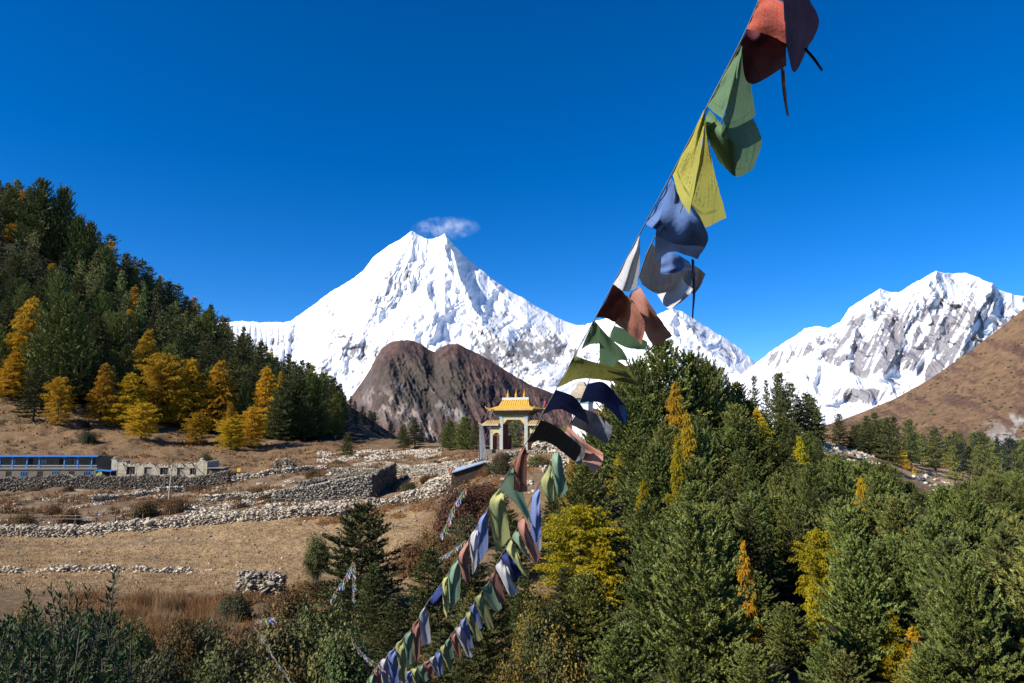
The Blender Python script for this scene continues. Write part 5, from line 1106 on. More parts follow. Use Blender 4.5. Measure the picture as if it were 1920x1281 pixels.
# shrine tower and monastery roof behind the spur
g = gpt(1092, 122); zt = lambda py, D: P(1090, py, D).z-g.z
o = thing('shrine', (P(1092, 740, 122).x, 122, g.z), 'pale stone shrine with a tapering roof behind the flag strings', 'shrine'); o.rotation_euler = (0, 0, -.4)
h0 = zt(741, 122); h1 = zt(716, 122)
mb = MB(); mb.box(-1.5, 1.5, -1.5, 1.5, 0, h0-.6).build('body', M['white'], o)
mb = MB(); mb.box(-1.6, 1.6, -1.6, 1.6, h0-1.5, h0-1.15).box(-1.62, 1.62, -1.62, 1.62, h0-.8, h0-.62).build('blue_band', M['gteal'], o)
mb = MB()
for k, (a_, z_) in enumerate([(2.1, h0-.6), (1.85, h0-.25), (1.6, h0+.1)]): mb.box(-a_, a_, -a_, a_, z_, z_+.33)
a_ = 1.55; mb.add([(-a_, -a_, h0+.43), (a_, -a_, h0+.43), (a_, a_, h0+.43), (-a_, a_, h0+.43), (-.3, -.3, h1), (.3, -.3, h1), (.3, .3, h1), (-.3, .3, h1)], [(0, 1, 5, 4), (1, 2, 6, 5), (2, 3, 7, 6), (3, 0, 4, 7), (4, 5, 6, 7)])
mb.build('roof', bmat('sandstone_roof', (.42, .34, .24), .85, (.3, .24, .17), 2), o)
g = gpt(1200, 126); o = thing('monastery_hall', (P(1196, 700, 126).x, 126, g.z), 'flat-roofed monastery hall mostly hidden behind the pine spur', 'building'); h = P(1196, 686, 126).z-g.z
mb = MB(); mb.box(-3.2, 1.8, 0, 6, 0, h-.4).build('wall', bmat('hall_wall', (.42, .36, .28), .9, (.3, .25, .2), 2), o); mb = MB(); mb.box(-3.7, 2.2, -.5, 6.5, h-.4, h).build('roof', bmat('hall_parapet', (.17, .10, .07)), o)
for u in (-2.2, -.6, 1.0): window(o, u, -.002, h-2.2, .9, 1.2, M['gred'])

# ------------------------------------------------------------------ glossy-leaved bush in the near left corner
TIPS = [(165, 1110, 8.2), (55, 1112, 8.6), (95, 1105, 8.4), (130, 1098, 8.8), (215, 1073, 7.6), (205, 1110, 7.7), (62, 1140, 8.0), (148, 1135, 8.0), (200, 1150, 7.8), (95, 1190, 7.4), (152, 1200, 7.3), (100, 1225, 7.0), (60, 1262, 6.8), (246, 1185, 7.4), (30, 1190, 7.6), (185, 1185, 7.7), (120, 1150, 8.2), (75, 1165, 8.2), (40, 1230, 7.2), (130, 1245, 6.9), (165, 1235, 7.2), (210, 1165, 7.6), (15, 1240, 7.0), (90, 1140, 8.5), (20, 1160, 8.2), (190, 1215, 7.2), (70, 1215, 7.5), (112, 1122, 8.5), (140, 1165, 7.9), (172, 1150, 7.8), (45, 1180, 7.8), (220, 1230, 7.1), (105, 1270, 6.7), (150, 1275, 6.8)]
base = Vector((-4.9, 8.3, float(gz(-4.9, 8.3))-.1)); bo = thing('glossy_shrub', base, 'large shrub with long glossy green leaves in the near bottom left corner', 'shrub')
r = np.random.default_rng(77); C = []; Dd = []; Nn = []; mb = MB()
tips = [np.array(P(*t)) for t in TIPS]+[np.array(P(r.uniform(-40, 240), r.uniform(1150, 1330), r.uniform(6.9, 9.0))) for _ in range(190)]
for t in tips:
    b0 = np.array(base)+np.array([r.normal()*.45, r.normal()*.4, 0]); mid = b0*.45+t*.55+np.array([r.normal()*.08, r.normal()*.08, -.15]); pts = []
    for q in np.linspace(0, 1, 7): pts.append((1-q)**2*b0+2*q*(1-q)*mid+q*q*t)
    mb.tube([p-np.array(base) for p in pts], [.022*(1-.75*i/6) for i in range(7)], 4, caps=False)
    L = np.linalg.norm(t-b0); nl = 34
    for i in range(nl):
        q = 1-(i/nl)**1.2*min(.55, .75/L); p = (1-q)**2*b0+2*q*(1-q)*mid+q*q*t; ax = (2*(1-q)*(mid-b0)+2*q*(t-mid)); ax /= np.linalg.norm(ax)
        a = i*2.4+r.uniform(-.3, .3); e1 = np.cross(ax, [0, 1, .1]); e1 /= np.linalg.norm(e1); e2 = np.cross(ax, e1); rad = e1*math.cos(a)+e2*math.sin(a)
        d = ax*(1.0 if i < 8 else .55)+rad*(.75 if i < 8 else 1.0)+np.array([0, 0, .1]); C.append(p-np.array(base)); Dd.append(d); Nn.append(ax*1.0-rad*.4+r.normal(size=3)*.25)
me = leaf_mesh('foliage', np.array(C), np.array(Nn), .11, .028, r, M['glossy'], dirs=np.array(Dd)); link('foliage', me, bo); mb.build('stems', M['twig'], bo)

# ------------------------------------------------------------------ prayer flags
def cloth_mat(name, c, print_=0.25, tr=0.3):
    m = bpy.data.materials.new(name); m.use_nodes = True; n = m.node_tree.nodes; l = m.node_tree.links; b = n['Principled BSDF']; b.inputs['Roughness'].default_value = .85; b.inputs['Specular IOR Level'].default_value = .1
    uv = n.new('ShaderNodeAttribute'); uv.attribute_name = 'uvw'; u1 = n.new('ShaderNodeAttribute'); u1.attribute_name = 'uvl'
    def mth(op, a, b_=0.0, c_=0.0):
        q = n.new('ShaderNodeMath'); q.operation = op
        for i, v in enumerate((a, b_, c_)):
            if isinstance(v, (int, float)): q.inputs[i].default_value = v
            else: l.new(v, q.inputs[i])
        return q.outputs[0]
    sp = n.new('ShaderNodeSeparateXYZ'); l.new(u1.outputs['Vector'], sp.inputs[0]); U, Vv = sp.outputs[0], sp.outputs[1]
    mp = n.new('ShaderNodeMapping'); mp.inputs['Scale'].default_value = (8, 20, 1); l.new(uv.outputs['Vector'], mp.inputs['Vector'])
    nz = n.new('ShaderNodeTexNoise'); nz.inputs['Scale'].default_value = 2.4; nz.inputs['Detail'].default_value = 2; l.new(mp.outputs[0], nz.inputs['Vector'])
    du = mth('ABSOLUTE', mth('SUBTRACT', U, .5)); dv = mth('ABSOLUTE', mth('SUBTRACT', Vv, .5)); dm = mth('MAXIMUM', du, dv)
    inside = mth('LESS_THAN', dm, .34); ring = mth('MULTIPLY', mth('GREATER_THAN', dm, .37), mth('LESS_THAN', dm, .395)); rows = mth('GREATER_THAN', mth('SINE', mth('MULTIPLY', U, 52.0)), -.35)
    txt = mth('MULTIPLY', mth('MULTIPLY', mth('GREATER_THAN', nz.outputs[0], .51), rows), inside); ink = mth('MAXIMUM', txt, ring)
    ws = n.new('ShaderNodeTexNoise'); ws.inputs['Scale'].default_value = 4.0; l.new(uv.outputs['Vector'], ws.inputs['Vector']); wr = n.new('ShaderNodeMapRange'); wr.inputs[1].default_value = .4; wr.inputs[2].default_value = .6; wr.inputs[3].default_value = .15; l.new(ws.outputs[0], wr.inputs[0])
    rp = n.new('ShaderNodeMath'); rp.operation = 'MULTIPLY'; l.new(mth('MULTIPLY', ink, wr.outputs[0]), rp.inputs[0]); rp.inputs[1].default_value = min(1, print_*3.0)
    n2 = n.new('ShaderNodeTexNoise'); n2.inputs['Scale'].default_value = 3.5; n2.inputs['Detail'].default_value = 5; l.new(uv.outputs['Vector'], n2.inputs['Vector'])
    r2 = n.new('ShaderNodeMapRange'); r2.inputs[1].default_value = .35; r2.inputs[2].default_value = .7; r2.inputs[4].default_value = .35; l.new(n2.outputs[0], r2.inputs[0])
    mx = n.new('ShaderNodeMix'); mx.data_type = 'RGBA'; mx.inputs[6].default_value = (*c, 1); mx.inputs[7].default_value = (*[q*.35 for q in c], 1); l.new(rp.outputs[0], mx.inputs[0])
    m2 = n.new('ShaderNodeMix'); m2.data_type = 'RGBA'; l.new(r2.outputs[0], m2.inputs[0]); l.new(mx.outputs[2], m2.inputs[6]); m2.inputs[7].default_value = (*[min(.8, q*.75+.06) for q in c], 1)
    l.new(m2.outputs[2], b.inputs['Base Color'])
    wv = n.new('ShaderNodeTexNoise'); wv.inputs['Scale'].default_value = 14; wv.inputs['Detail'].default_value = 3; l.new(uv.outputs['Vector'], wv.inputs['Vector'])
    bp = n.new('ShaderNodeBump'); bp.inputs['Strength'].default_value = .35; bp.inputs['Distance'].default_value = .01; l.new(wv.outputs[0], bp.inputs['Height']); l.new(bp.outputs[0], b.inputs['Normal'])
    t = n.new('ShaderNodeBsdfTranslucent'); l.new(m2.outputs[2], t.inputs['Color']); ms = n.new('ShaderNodeMixShader'); ms.inputs[0].default_value = tr; l.new(b.outputs[0], ms.inputs[1]); l.new(t.outputs[0], ms.inputs[2]); l.new(ms.outputs[0], n['Material Output'].inputs['Surface'])
    return m
F_ = {'red': cloth_mat('red_flag_cloth', (.40, .085, .05), .2, .15), 'shaded_red': cloth_mat('shaded_red_flag_cloth', (.085, .020, .028), .1, .03), 'salmon': cloth_mat('salmon_flag_cloth', (.44, .20, .15), .15, .2), 'brick': cloth_mat('brick_flag_cloth', (.32, .12, .075), .4, .15),  # dark red copy: the red flags' shade put into the cloth colour
      'green': cloth_mat('green_flag_cloth', (.12, .20, .10), .15, .3), 'mint': cloth_mat('pale_green_flag_cloth', (.25, .36, .23), .12, .25), 'yellow': cloth_mat('yellow_flag_cloth', (.44, .40, .08), .3, .38), 'olive': cloth_mat('olive_flag_cloth', (.27, .26, .06), .25, .3), 'lemon': cloth_mat('pale_yellow_flag_cloth', (.46, .46, .18), .2, .25),
      'blue': cloth_mat('blue_flag_cloth', (.10, .17, .36), .1, .15), 'navy': cloth_mat('shaded_navy_flag_cloth', (.025, .04, .15), .1, .08), 'sky': cloth_mat('pale_blue_flag_cloth', (.22, .28, .52), .12, .25),
      'white': cloth_mat('white_flag_cloth', (.56, .54, .54), .12, .25), 'grey': cloth_mat('grey_flag_cloth', (.20, .20, .22), .2, .12), 'black': cloth_mat('shaded_grey_flag_cloth', (.05, .047, .05), .4, .05)}  # navy and charcoal cloth: the shadow on these flags is put into the colour
def catmull(A, n):   # A: k x ... control values -> n samples
    k = len(A); t = np.linspace(0, k-1, n); i = np.clip(t.astype(int), 0, k-2); f = (t-i).reshape((-1,)+(1,)*(A.ndim-1))
    p0 = A[np.clip(i-1, 0, k-1)]; p1 = A[i]; p2 = A[i+1]; p3 = A[np.clip(i+2, 0, k-1)]
    p0 = np.where((i == 0).reshape(f.shape), 2*p1-p2, p0); p3 = np.where((i == k-2).reshape(f.shape), 2*p2-p1, p3)
    return .5*((2*p1)+(p2-p0)*f+(2*p0-5*p1+4*p2-p3)*f*f+(3*p1-p0-3*p2+p3)*f**3)
def flag(parent, origin, colr, patches, Dfn, tilt=0.0, seed=0, label=None, fold=1.0, n=18, name='flag'):
    Vs, Qs, UV, UL, k = [], [], [], [], 0; r = np.random.default_rng(seed)
    for pi, g in enumerate(patches):
        A = np.array([[(q[0], q[1], q[2] if len(q) > 2 else 0.0) for q in row] for row in g], float)
        B = catmull(A, n); B = np.swapaxes(catmull(np.swapaxes(B, 0, 1), n), 0, 1)
        uu, vv = np.meshgrid(np.linspace(0, 1, n), np.linspace(0, 1, n))
        Dd = Dfn(A[:, 0, 1].mean()); sz = np.ptp(A[..., 1])/FPX*Dd
        ph = r.uniform(0, 6.28, 3)
        dz = sz*fold*1.3*(0.055*np.sin(uu*7+vv*3+ph[0])*np.minimum(1, uu*2+.15) + 0.03*np.sin(uu*15-vv*5+ph[1])*uu + 0.02*np.sin(vv*13+uu*4+ph[2]))
        # ragged hem
        B[..., 0] += 1.2*fbm(vv*9, seed, 2.2, 3)*(uu > .97)*min(1, sz*4); B[..., 1] += 1.2*fbm(uu*9, seed, 5.2, 3)*(vv > .97)*min(1, sz*4)
        De = Dfn(B[:, :1, 1])*np.ones_like(uu) + B[..., 2]*Dd*0.075 + tilt*sz*uu + dz
        W = Pn(B[..., 0], B[..., 1], De) - np.array(origin)
        Vs.append(W.reshape(-1, 3)); Qs.append(grid_quads(n, n)+k); k += n*n; UV.append(np.stack([uu+pi*.37+seed*.71, vv+seed*.31, 0*uu], -1).reshape(-1, 3)); UL.append(np.stack([uu, vv, 0*uu], -1).reshape(-1, 3))
    me = mesh_np(name, np.concatenate(Vs), quads=np.concatenate(Qs), mats=F_[colr], smooth=True, attrs={'uvw': np.concatenate(UV), 'uvl': np.concatenate(UL)})
    o = link(name, me, parent)
    if label: o['label'] = label
    return o
ropeA = [(1440, -35), (1424, 0), (1388.6, 79), (1326, 200), (1260.7, 325), (1211, 418), (1199, 440), (1150, 533), (1115, 599), (1077, 667), (1043, 730), (1016, 778), (988, 829), (982, 838), (960, 875), (937, 914), (916, 951), (880, 1011), (859, 1044), (828, 1094), (797, 1137), (778, 1172), (737, 1219), (706, 1251), (687, 1284), (670, 1320)]
ropeB = [(1480, -40), (1450, 40), (1365, 205), (1300, 330), (1222, 456), (1199, 517), (1178, 559), (1143, 630), (1125, 670), (1102, 720), (1087, 755), (1069, 793), (1057, 815), (1043, 848), (1031, 870), (1012, 906), (993, 942), (981, 970), (962, 1007), (940, 1041), (928, 1066), (916, 1094), (897, 1118), (881, 1144), (869, 1163), (844, 1194), (828, 1216), (806, 1238), (772, 1257), (745, 1268), (712, 1262)]
def DA(py): return np.interp(py, [-50, 0, 200, 416, 533, 667, 778, 914, 1044, 1135, 1251, 1320], [2.6, 2.7, 3.1, 3.9, 4.6, 5.7, 7.1, 9.3, 12, 14.5, 18, 20])
def DB(py): return DA(py)+.25+np.interp(py, [0, 600, 1000, 1250], [.1, .35, .8, .6])
def string(name, label, rope, Df, rad=0.004, rn='rope', group=None):
    pts = [P(a, b, float(Df(b))) for a, b in rope]; o0 = pts[len(pts)//2]; o = thing(name, o0, label, 'prayer flags', group)
    A = catmull(np.array([tuple(p) for p in pts]), len(pts)*4); mb = MB(); mb.tube([Vector(p)-o0 for p in A], [rad*max(1, np.linalg.norm(p)/6) for p in A], 5); mb.build('rope', M['ropem'], o); return o, o0
M['ropem'] = mat('flag_rope', (.10, .09, .07), .9, c2=(.2, .2, .17), scale=8)
SA, OA = string('prayer_flag_string', 'large prayer flag string crossing the sky in front, nearest to the viewer', ropeA, DA)
SB, OB = string('prayer_flag_string', 'second prayer flag string hanging just behind the nearest one', ropeB, DB)
def fa(c, P_, **k): fa.n += 1; return flag(SA, OA, c, P_, DA, seed=fa.n, **k)
fa.n = 0
def fb(c, P_, **k): fb.n += 1; return flag(SB, OB, c, P_, DB, seed=50+fb.n, **k)
fb.n = 0
fa('white', [[[(1432, -30), (1445, -30), (1465, -25)], [(1424, -8), (1445, -5), (1462, 2)], [(1414, 20), (1425, 26), (1438, 12)]]], label='white flag cut by the top edge')
fa('shaded_red', [[[(1412, 38, .5), (1440, 48, .3), (1475, 80, 1.2)], [(1396, 68, .2), (1430, 95, .6), (1474, 103, 1.6)], [(1388, 82, 0), (1405, 157, 1.2), (1475, 123, 2.2)]]], label='dark maroon lower sheet of the big torn flag at the top')
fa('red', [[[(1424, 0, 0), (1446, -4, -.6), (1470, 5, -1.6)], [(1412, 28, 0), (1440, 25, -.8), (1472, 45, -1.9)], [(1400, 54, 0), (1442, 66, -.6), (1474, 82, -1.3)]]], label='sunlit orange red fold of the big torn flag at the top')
fa('shaded_red', [[[(1468, -12, -1.8), (1495, -14, .2), (1514, -8, 2.2)], [(1471, 45, -1.9), (1503, 45, .6), (1536, 42, 3.2)], [(1474, 84, -1.2), (1489, 136, .3), (1514, 92, 2.6)]]], label='dark red right sheet of the big torn flag at the top')
fa('salmon', [[[(1464, 128), (1467, 127), (1471, 128)], [(1467, 170), (1470, 170), (1474, 170)], [(1474, 214), (1476, 217), (1479, 219)]]], name='ribbon', n=8)
fa('black', [[[(1506, 92), (1508, 90), (1512, 90)], [(1522, 110), (1525, 108), (1528, 108)], [(1540, 134), (1542, 133), (1543, 130)]]], name='ribbon', n=8)
fa('green', [[[(1388, 84, 0), (1389, 85, 0), (1392, 88, -.2)], [(1352, 150, 0), (1366, 152, -.5), (1380, 152, -1.0)], [(1326, 200, 0), (1340, 212, -.4), (1354, 222, -1.2)]],
             [[(1391, 86, -.2), (1394, 90, .2), (1397, 95, .6)], [(1370, 168, -1.2), (1388, 166, .3), (1408, 160, 1.8)], [(1350, 258, -1.2), (1385, 243, .8), (1417, 216, 2.6)]],
             [[(1330, 206, .4), (1366, 240, -.3), (1413, 222, 1.6)], [(1320, 240, .2), (1372, 272, -.6), (1428, 266, 2.2)], [(1347, 303, .6), (1380, 331, .4), (1412, 318, 1.8)]]], label='green flag against the sky, crumpled at its lower end')
fa('yellow', [[[(1320, 206, 0), (1321, 208, 0), (1322, 214, -.2)], [(1288, 272, 0), (1302, 278, -.6), (1314, 286, -.9)], [(1261, 326, 0), (1273, 368, -.6), (1292, 402, -1.0)]],
              [[(1322, 214, -.2), (1324, 226, .2), (1326, 262, .5)], [(1314, 286, -.9), (1326, 312, .8), (1342, 332, 1.8)], [(1274, 398, -1.0), (1312, 428, 1.0), (1362, 408, 2.8)]]], label='yellow flag against the sky')
fa('blue', [[[(1258, 334, 0), (1262, 340, -.2), (1268, 350, -.3)], [(1236, 378, 0), (1254, 384, -.3), (1276, 392, -.5)], [(1210, 420, 0), (1224, 428, -.3), (1236, 434, -.4)]],
            [[(1262, 345, -.3), (1287, 372, -.6), (1312, 406, -.9)], [(1232, 424, -.4), (1275, 436, -.8), (1328, 448, -1.0)], [(1228, 494, 0), (1258, 472, -.3), (1308, 486, -.4)]],
            [[(1240, 482, .6), (1260, 473, .4), (1292, 490, .6)], [(1239, 500, .3), (1262, 500, .2), (1297, 500, .4)], [(1238, 516, 0), (1265, 512, 0), (1296, 503, .3)]]], label='blue flag against the sky, torn at its edge')
fa('navy', [[[(1296, 486), (1299, 486), (1302, 488)], [(1299, 540), (1301, 540), (1304, 540)], [(1297, 595), (1298, 597), (1300, 598)]]], name='ribbon', n=8)
fa('white', [[[(1199, 441), (1199, 443), (1200, 450)], [(1177, 480, 0), (1189, 487, -.5), (1200, 497, .3)], [(1150, 533, 0), (1173, 547, -.6), (1193, 540, .8)]]], label='narrow white flag below the blue one')
fa('shaded_red', [[[(1150, 534), (1163, 541, .6), (1174, 556, 1.2)], [(1135, 565), (1150, 574, .8), (1170, 572, 1.8)], [(1117, 595), (1136, 597, .8), (1155, 606, 1.6)]]], label='dark shaded half of the red flag before the snow peak')
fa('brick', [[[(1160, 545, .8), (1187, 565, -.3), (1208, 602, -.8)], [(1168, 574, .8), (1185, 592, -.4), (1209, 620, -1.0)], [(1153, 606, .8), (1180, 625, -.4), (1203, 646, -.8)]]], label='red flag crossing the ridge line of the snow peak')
fa('green', [[[(1115, 600), (1118, 606), (1126, 618, .5)], [(1101, 628), (1113, 632), (1124, 638, .5)], [(1090, 655), (1106, 646), (1124, 645, .5)]],
             [[(1117, 604, .5), (1142, 632, 1.0), (1168, 656, 2)], [(1123, 632, .5), (1144, 655, 1.2), (1177, 676, 2.2)], [(1124, 684, 0), (1146, 692, 1), (1160, 672, 1.5)]]], label='dark green flag in front of the snow peak')
fa('olive', [[[(1077, 667), (1110, 678, -.8), (1168, 692, -1.2)], [(1062, 697), (1110, 698, .4), (1182, 706, .6)], [(1045, 727), (1096, 710, .8), (1198, 723, 1.2)]]], label='olive yellow flag blowing out to the right above the gate')
fa('navy', [[[(1043, 731), (1076, 744, .4), (1098, 772, .8)], [(1030, 755), (1062, 757, .7), (1102, 785, 1.2)], [(1016, 778), (1052, 768, 1.0), (1106, 797, 1.6)]]], label='navy flag flying above the gate')
fa('black', [[[(1014, 787), (1048, 803, .2), (1090, 838, .5)], [(1002, 808), (1042, 822, .5), (1087, 852, .8)], [(988, 829), (1028, 830, .6), (1078, 866, 1.0)]]], label='charcoal flag flying right of the gate')
fa('grey', [[[(1068, 812, .3), (1080, 822, .2), (1096, 838, 0)], [(1072, 836, .3), (1082, 845, .2), (1097, 852, 0)], [(1070, 858, .3), (1080, 870, .2), (1090, 868, 0)]]], name='torn_end')
fa('brick', [[[(984, 836), (985, 838), (987, 842, -.2)], [(966, 868, 0), (977, 868, -.4), (988, 866, .2)], [(963, 918, 0), (975, 923, -.3), (988, 921, .3)]]], label='brick red flag hanging with dark print right of the gate base')
fa('mint', [[[(962, 876), (963, 883), (967, 893)], [(938, 913), (956, 913, .5), (978, 915, .8)], [(962, 938, 0), (986, 970, .5), (998, 984, .8)]]], label='pale green flag below the brick red one')
fa('lemon', [[[(937, 915), (940, 922), (946, 930)], [(917, 949), (931, 952, -.4), (950, 960, -.2)], [(930, 1037, 0), (945, 1022, -.3), (957, 1008, 0)]]], label='long pale yellow flag below the pale green one')
fa('sky', [[[(914, 956), (914, 958), (915, 962)], [(896, 985), (905, 990, -.3), (915, 990)], [(895, 1062), (905, 1046, -.2), (915, 1030)]]], label='pale blue flag left of the long yellow one')
fa('white', [[[(896, 988), (895, 992), (896, 1000)], [(881, 1011), (888, 1018, -.3), (896, 1022)], [(886, 1078), (889, 1074), (894, 1062)]]], label='narrow white flag left of the pale blue one')
fa('salmon', [[[(878, 1013), (878, 1020), (878, 1028)], [(860, 1043), (870, 1048, -.3), (879, 1052)], [(868, 1084), (875, 1092), (882, 1090)]]], label='salmon flag above the two green ones')
fa('mint', [[[(857, 1047), (859, 1053), (862, 1060)], [(841, 1076), (852, 1082, -.3), (864, 1082)], [(843, 1130), (846, 1141), (862, 1122)]]])
fa('lemon', [[[(840, 1078), (839, 1086), (840, 1094)], [(829, 1094), (834, 1106, -.3), (841, 1112)], [(832, 1148), (838, 1158), (841, 1145)]]])
fa('navy', [[[(828, 1096), (829, 1106), (830, 1116)], [(812, 1114), (820, 1124, -.3), (830, 1126)], [(802, 1133), (814, 1136), (826, 1132)]]])
# upper hidden run of the second string, then its flags
fb('grey', [[[(1222, 456, 0), (1242, 478, .6), (1264, 492, 1.0)], [(1200, 512, 0), (1242, 530, .8), (1300, 508, 1.2)], [(1204, 534, 0), (1235, 550, .6), (1292, 540, 1.2)]],
            [[(1290, 498, .8), (1306, 500, 1.2), (1323, 514, 1.6)], [(1288, 520, .8), (1298, 525, 1.4), (1314, 535, 1.8)], [(1280, 540, .6), (1290, 546, 1.4), (1302, 552, 1.6)]]], label='torn grey flag below the blue one')
fb('white', [[[(1278, 512, .6), (1284, 530, -.2), (1300, 542, -.4)], [(1262, 540, .6), (1275, 552, -.3), (1290, 556, -.6)], [(1232, 553, .4), (1254, 579, -.3), (1278, 566, -.6)]]], name='pale_end')
fb('salmon', [[[(1199, 536, 0), (1208, 552, -.4), (1222, 575, -.8)], [(1178, 562, 0), (1210, 592, -.5), (1242, 605, -.8)], [(1196, 592, 0), (1224, 645, -.4), (1261, 630, -1.0)]]], label='salmon red flag with a swallow tail behind the red one')
fb('green', [[[(1152, 611), (1172, 618, .5), (1192, 632, 1)], [(1146, 626), (1180, 638, .8), (1213, 641, 1.2)], [(1142, 636), (1175, 652, .8), (1210, 656, 1.2)]]], label='green flag partly behind the red ones')
fb('green', [[[(1226, 645), (1228, 644), (1230, 644)], [(1216, 656), (1218, 656), (1221, 655)], [(1205, 667), (1206, 667), (1208, 665)]]], name='ribbon', n=8)
fb('olive', [[[(1126, 667), (1150, 672, .3), (1170, 684, .5)], [(1124, 678), (1156, 688, .5), (1185, 703, .8)], [(1120, 688), (1160, 702, .5), (1200, 722, .8)]]], label='olive flag tip behind the olive yellow one')
fb('navy', [[[(1103, 719), (1134, 718, .4), (1170, 757, .8)], [(1095, 737), (1132, 740, .7), (1177, 782, 1.2)], [(1087, 755), (1128, 757, 1.0), (1170, 796, 1.4)]]], label='navy flag farthest to the right above the salmon one')
fb('blue', [[[(1152, 735, .5), (1164, 750, .4), (1174, 768, .3)], [(1156, 755, .5), (1165, 768, .4), (1175, 780, .3)], [(1160, 772, .5), (1168, 785, .4), (1170, 798, .3)]]], name='folded_edge')
fb('grey', [[[(1086, 764), (1118, 776, .2), (1148, 800, -.3)], [(1078, 780), (1110, 796, .4), (1146, 816, -.2)], [(1068, 795), (1102, 812, .6), (1138, 832, 0)]]], label='grey flag streaked with white behind the navy one')
fb('salmon', [[[(1065, 797), (1092, 825, -.3), (1131, 850, -.6)], [(1061, 806), (1092, 842, -.4), (1129, 868, -.7)], [(1056, 816), (1082, 852, -.3), (1114, 889, -.6)]]], label='salmon flag flying in front of the pines')
fb('mint', [[[(1044, 847), (1048, 850), (1052, 856)], [(1034, 864), (1046, 882, -.3), (1058, 888)], [(1044, 930), (1052, 934), (1065, 918)]]], label='pale green flag hanging in front of the orange larch')
fb('lemon', [[[(1031, 871), (1034, 880), (1036, 890)], [(1014, 903), (1025, 912, -.3), (1038, 910)], [(1018, 926), (1030, 940), (1039, 940)]]], label='yellow flag left of the hanging pale green one')
fb('sky', [[[(1010, 914), (1012, 924), (1013, 940)], [(996, 940), (1004, 960, -.3), (1015, 972)], [(994, 1013), (1004, 1020), (1014, 1000)]]], label='blue flag hanging near the knoll')
fb('white', [[[(1004, 1012), (1010, 1006), (1015, 1002)], [(1004, 1020), (1010, 1018), (1015, 1014)], [(1008, 1034), (1012, 1034), (1015, 1030)]]], name='torn_end', n=8)
fb('salmon', [[[(982, 969), (984, 975), (987, 982)], [(971, 989), (984, 1005, -.3), (998, 1008)], [(998, 1048), (1005, 1056), (1014, 1045)]]], label='pink flag near the big yellow larch')
fb('mint', [[[(969, 992), (971, 998), (976, 1004)], [(960, 1007), (974, 1022, -.2), (988, 1035)], [(966, 1016), (986, 1042), (1000, 1056)]]])
fb('lemon', [[[(958, 1012), (963, 1020), (969, 1030)], [(949, 1028), (962, 1045, -.2), (982, 1068)], [(953, 1038), (976, 1070), (991, 1086)]]])
fb('navy', [[[(948, 1033), (956, 1042), (963, 1050)], [(940, 1044), (956, 1060, -.2), (977, 1068)], [(948, 1062), (964, 1086), (976, 1080)]]])
fb('white', [[[(938, 1048), (946, 1056), (953, 1065)], [(929, 1064), (946, 1085, -.3), (964, 1098)], [(937, 1078), (956, 1116), (974, 1108)]]])
CY = ['salmon', 'mint', 'lemon', 'sky', 'white']
def auto(parent, origin, Df, rope, y0, y1, step0, step1, len0, len1, lean, seed, start=0, colors=CY, dense=.86, byx=False):
    A = np.array(rope, float); seg = np.r_[0, np.cumsum(np.hypot(*np.diff(A, axis=0).T))]; r = random.Random(seed)
    s0 = float(np.interp(y0, A[:, 1], seg)) if not byx else y0; s1 = float(np.interp(y1, A[:, 1], seg)) if not byx else y1
    s = s0; i = start
    while s < s1:
        f = (s-s0)/(s1-s0); st = step0+(step1-step0)*f; L = (len0+(len1-len0)*f)*r.uniform(.75, 1.2)
        a = np.array([np.interp(s, seg, A[:, 0]), np.interp(s, seg, A[:, 1])]); b = np.array([np.interp(s+st*dense, seg, A[:, 0]), np.interp(s+st*dense, seg, A[:, 1])])
        wv = st*.9*r.uniform(.45, 1.0); d = np.array([lean*L*r.uniform(.6, 1.4), L])
        hi, lo_ = a, b; q = lo_+d*.98; q2 = q+np.array([wv, -wv*.35*r.uniform(.2, 1.4)])
        G = [[tuple(hi), tuple(hi*.98+lo_*.02+np.array([1, 2])), tuple(hi+np.array([2, 4]))], [tuple(lo_), tuple((lo_+d*.12)*.5+(hi+d*.45)*.5+np.array([0, 2])), tuple(hi+d*.42+np.array([wv*.25, 0]))], [tuple(q), tuple((q+q2)/2+np.array([0, 2.])), tuple(q2)]]
        flag(parent, origin, colors[i % len(colors)], [G], Df, seed=seed*100+i, n=9, fold=.9); i += 1; s += st
    return i
auto(SA, OA, DA, ropeA, 1137, 1290, 27, 16, 62, 48, .1, 3, start=4)
auto(SB, OB, DB, ropeB[:24], 1068, 1163, 26, 22, 50, 46, .45, 4, start=0)
A_ = np.array(ropeB, float); sg_ = np.r_[0, np.cumsum(np.hypot(*np.diff(A_, axis=0).T))]
auto(SB, OB, DB, ropeB, float(sg_[23]), float(sg_[-1])-6, 17, 11, 46, 26, .35, 5, start=2, byx=True)
def small(label, rope, D, n, L, lean, seed, rad=.003):
    Df = lambda py: D+0*np.asarray(py, float); o, o0 = string('prayer_flag_string', label, rope, Df, rad)
    A = np.array(rope, float); T_ = np.hypot(*np.diff(A, axis=0).T).sum(); auto(o, o0, Df, rope, 0.5, T_-1, T_/n, T_/n, L, L, lean, seed, byx=True)
small('short string of small flags joining the big ones at the bottom', [(651, 1184), (668, 1212), (690, 1234), (716, 1250)], 17, 16, 15, .3, 11)
small('thin string of tiny flags running down over the green shrubs to the bottom edge', [(474, 1170), (494, 1202), (515, 1235), (535, 1265), (552, 1290)], 14, 22, 9, .3, 12)
small('very short string of four flags above the thin one over the green shrubs', [(476, 1163), (500, 1160), (515, 1158)], 24, 5, 13, .2, 13)
small('small slanting flag string under the lone big fir', [(662, 1052), (648, 1080), (632, 1104), (618, 1126)], 46, 15, 9, .3, 14, .002)
small('small upright flag string under the lone big fir', [(662, 1052), (661, 1080), (661, 1105), (660, 1130)], 46, 14, 4, .6, 15, .002)
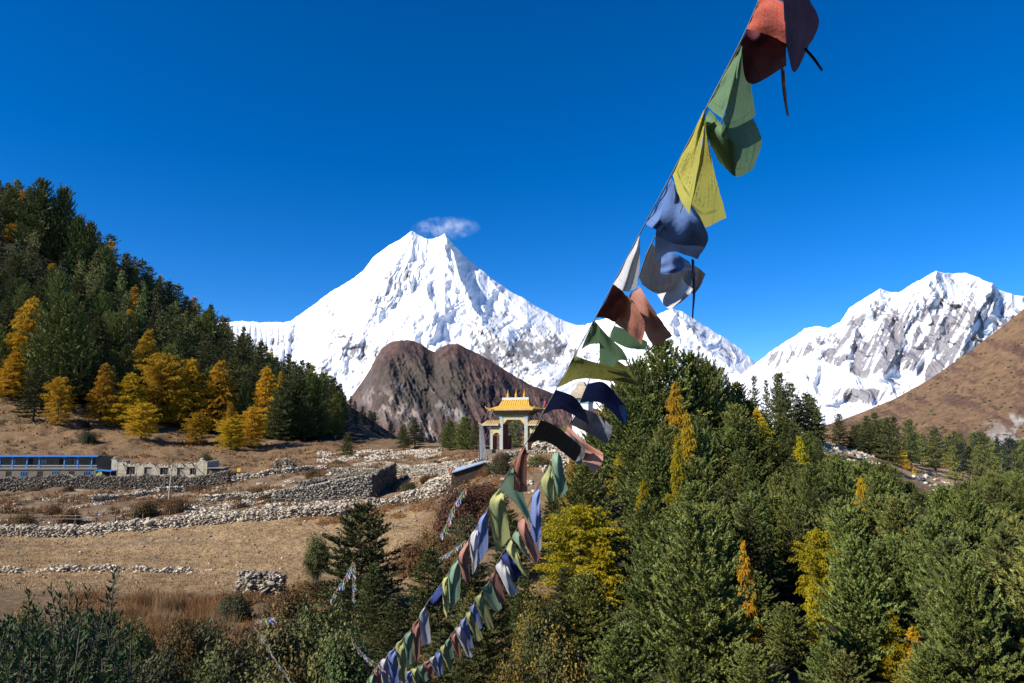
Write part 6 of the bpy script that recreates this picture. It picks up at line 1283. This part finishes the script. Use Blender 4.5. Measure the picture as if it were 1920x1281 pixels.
small('tiny flag string across the russet shrubs below the tin-roofed shed', [(872, 915), (850, 948), (838, 980), (825, 1005)], 70, 15, 8, .3, 16, .002)
small('tiny flag string at the foot of the knoll slope', [(874, 1012), (855, 1026), (838, 1038), (820, 1048)], 50, 13, 6, .3, 17, .002)
# ------------------------------------------------------------------ spindrift at the summit
def plume():
    c = P(836, 428, 15400); bpy_m = bmesh_ell(28, 16); V, Q = bpy_m; V = V*np.array([900, 420, 300]); V[:, 2] += V[:, 0]*.12
    m = bpy.data.materials.new('blown_snow'); m.use_nodes = True; n = m.node_tree.nodes; l = m.node_tree.links; n.remove(n['Principled BSDF'])
    pv = n.new('ShaderNodeVolumePrincipled'); tc = n.new('ShaderNodeTexCoord'); nz = n.new('ShaderNodeTexNoise'); nz.inputs['Scale'].default_value = .0045; nz.inputs['Roughness'].default_value = .65; nz.inputs['Detail'].default_value = 5; l.new(tc.outputs['Object'], nz.inputs['Vector'])
    sp = n.new('ShaderNodeVectorMath'); sp.operation = 'MULTIPLY'; sp.inputs[1].default_value = (1/900, 1/420, 1/300); l.new(tc.outputs['Object'], sp.inputs[0]); ln = n.new('ShaderNodeVectorMath'); ln.operation = 'LENGTH'; l.new(sp.outputs[0], ln.inputs[0])
    fa_ = n.new('ShaderNodeMapRange'); fa_.inputs[1].default_value = .15; fa_.inputs[2].default_value = .95; fa_.inputs[3].default_value = 1; fa_.inputs[4].default_value = 0; l.new(ln.outputs['Value'], fa_.inputs[0])
    r = n.new('ShaderNodeMapRange'); r.inputs[1].default_value = .45; r.inputs[2].default_value = .75; r.inputs[4].default_value = .0011; l.new(nz.outputs[0], r.inputs[0]); r.inputs[1].default_value = .46; r.inputs[2].default_value = .72; r.inputs[4].default_value = .0042; mu = n.new('ShaderNodeMath'); mu.operation = 'MULTIPLY'; l.new(r.outputs[0], mu.inputs[0]); l.new(fa_.outputs[0], mu.inputs[1])
    l.new(mu.outputs[0], pv.inputs['Density']); pv.inputs['Color'].default_value = (.95, .97, 1, 1); l.new(pv.outputs[0], n['Material Output'].inputs['Volume'])
    o = link('cloud', mesh_np('cloud', V, quads=Q, mats=m)); o.location = c; tag(o, kind='stuff')
def bmesh_ell(nu, nv):
    th = np.linspace(0, 2*np.pi, nu, endpoint=False); ph = np.linspace(.02, np.pi-.02, nv); V = np.array([(math.sin(p)*math.cos(t), math.sin(p)*math.sin(t), math.cos(p)) for p in ph for t in th])
    Q = np.array([(j*nu+i, (j+1)*nu+i, (j+1)*nu+(i+1) % nu, j*nu+(i+1) % nu) for j in range(nv-1) for i in range(nu)]); return V, Q
plume()
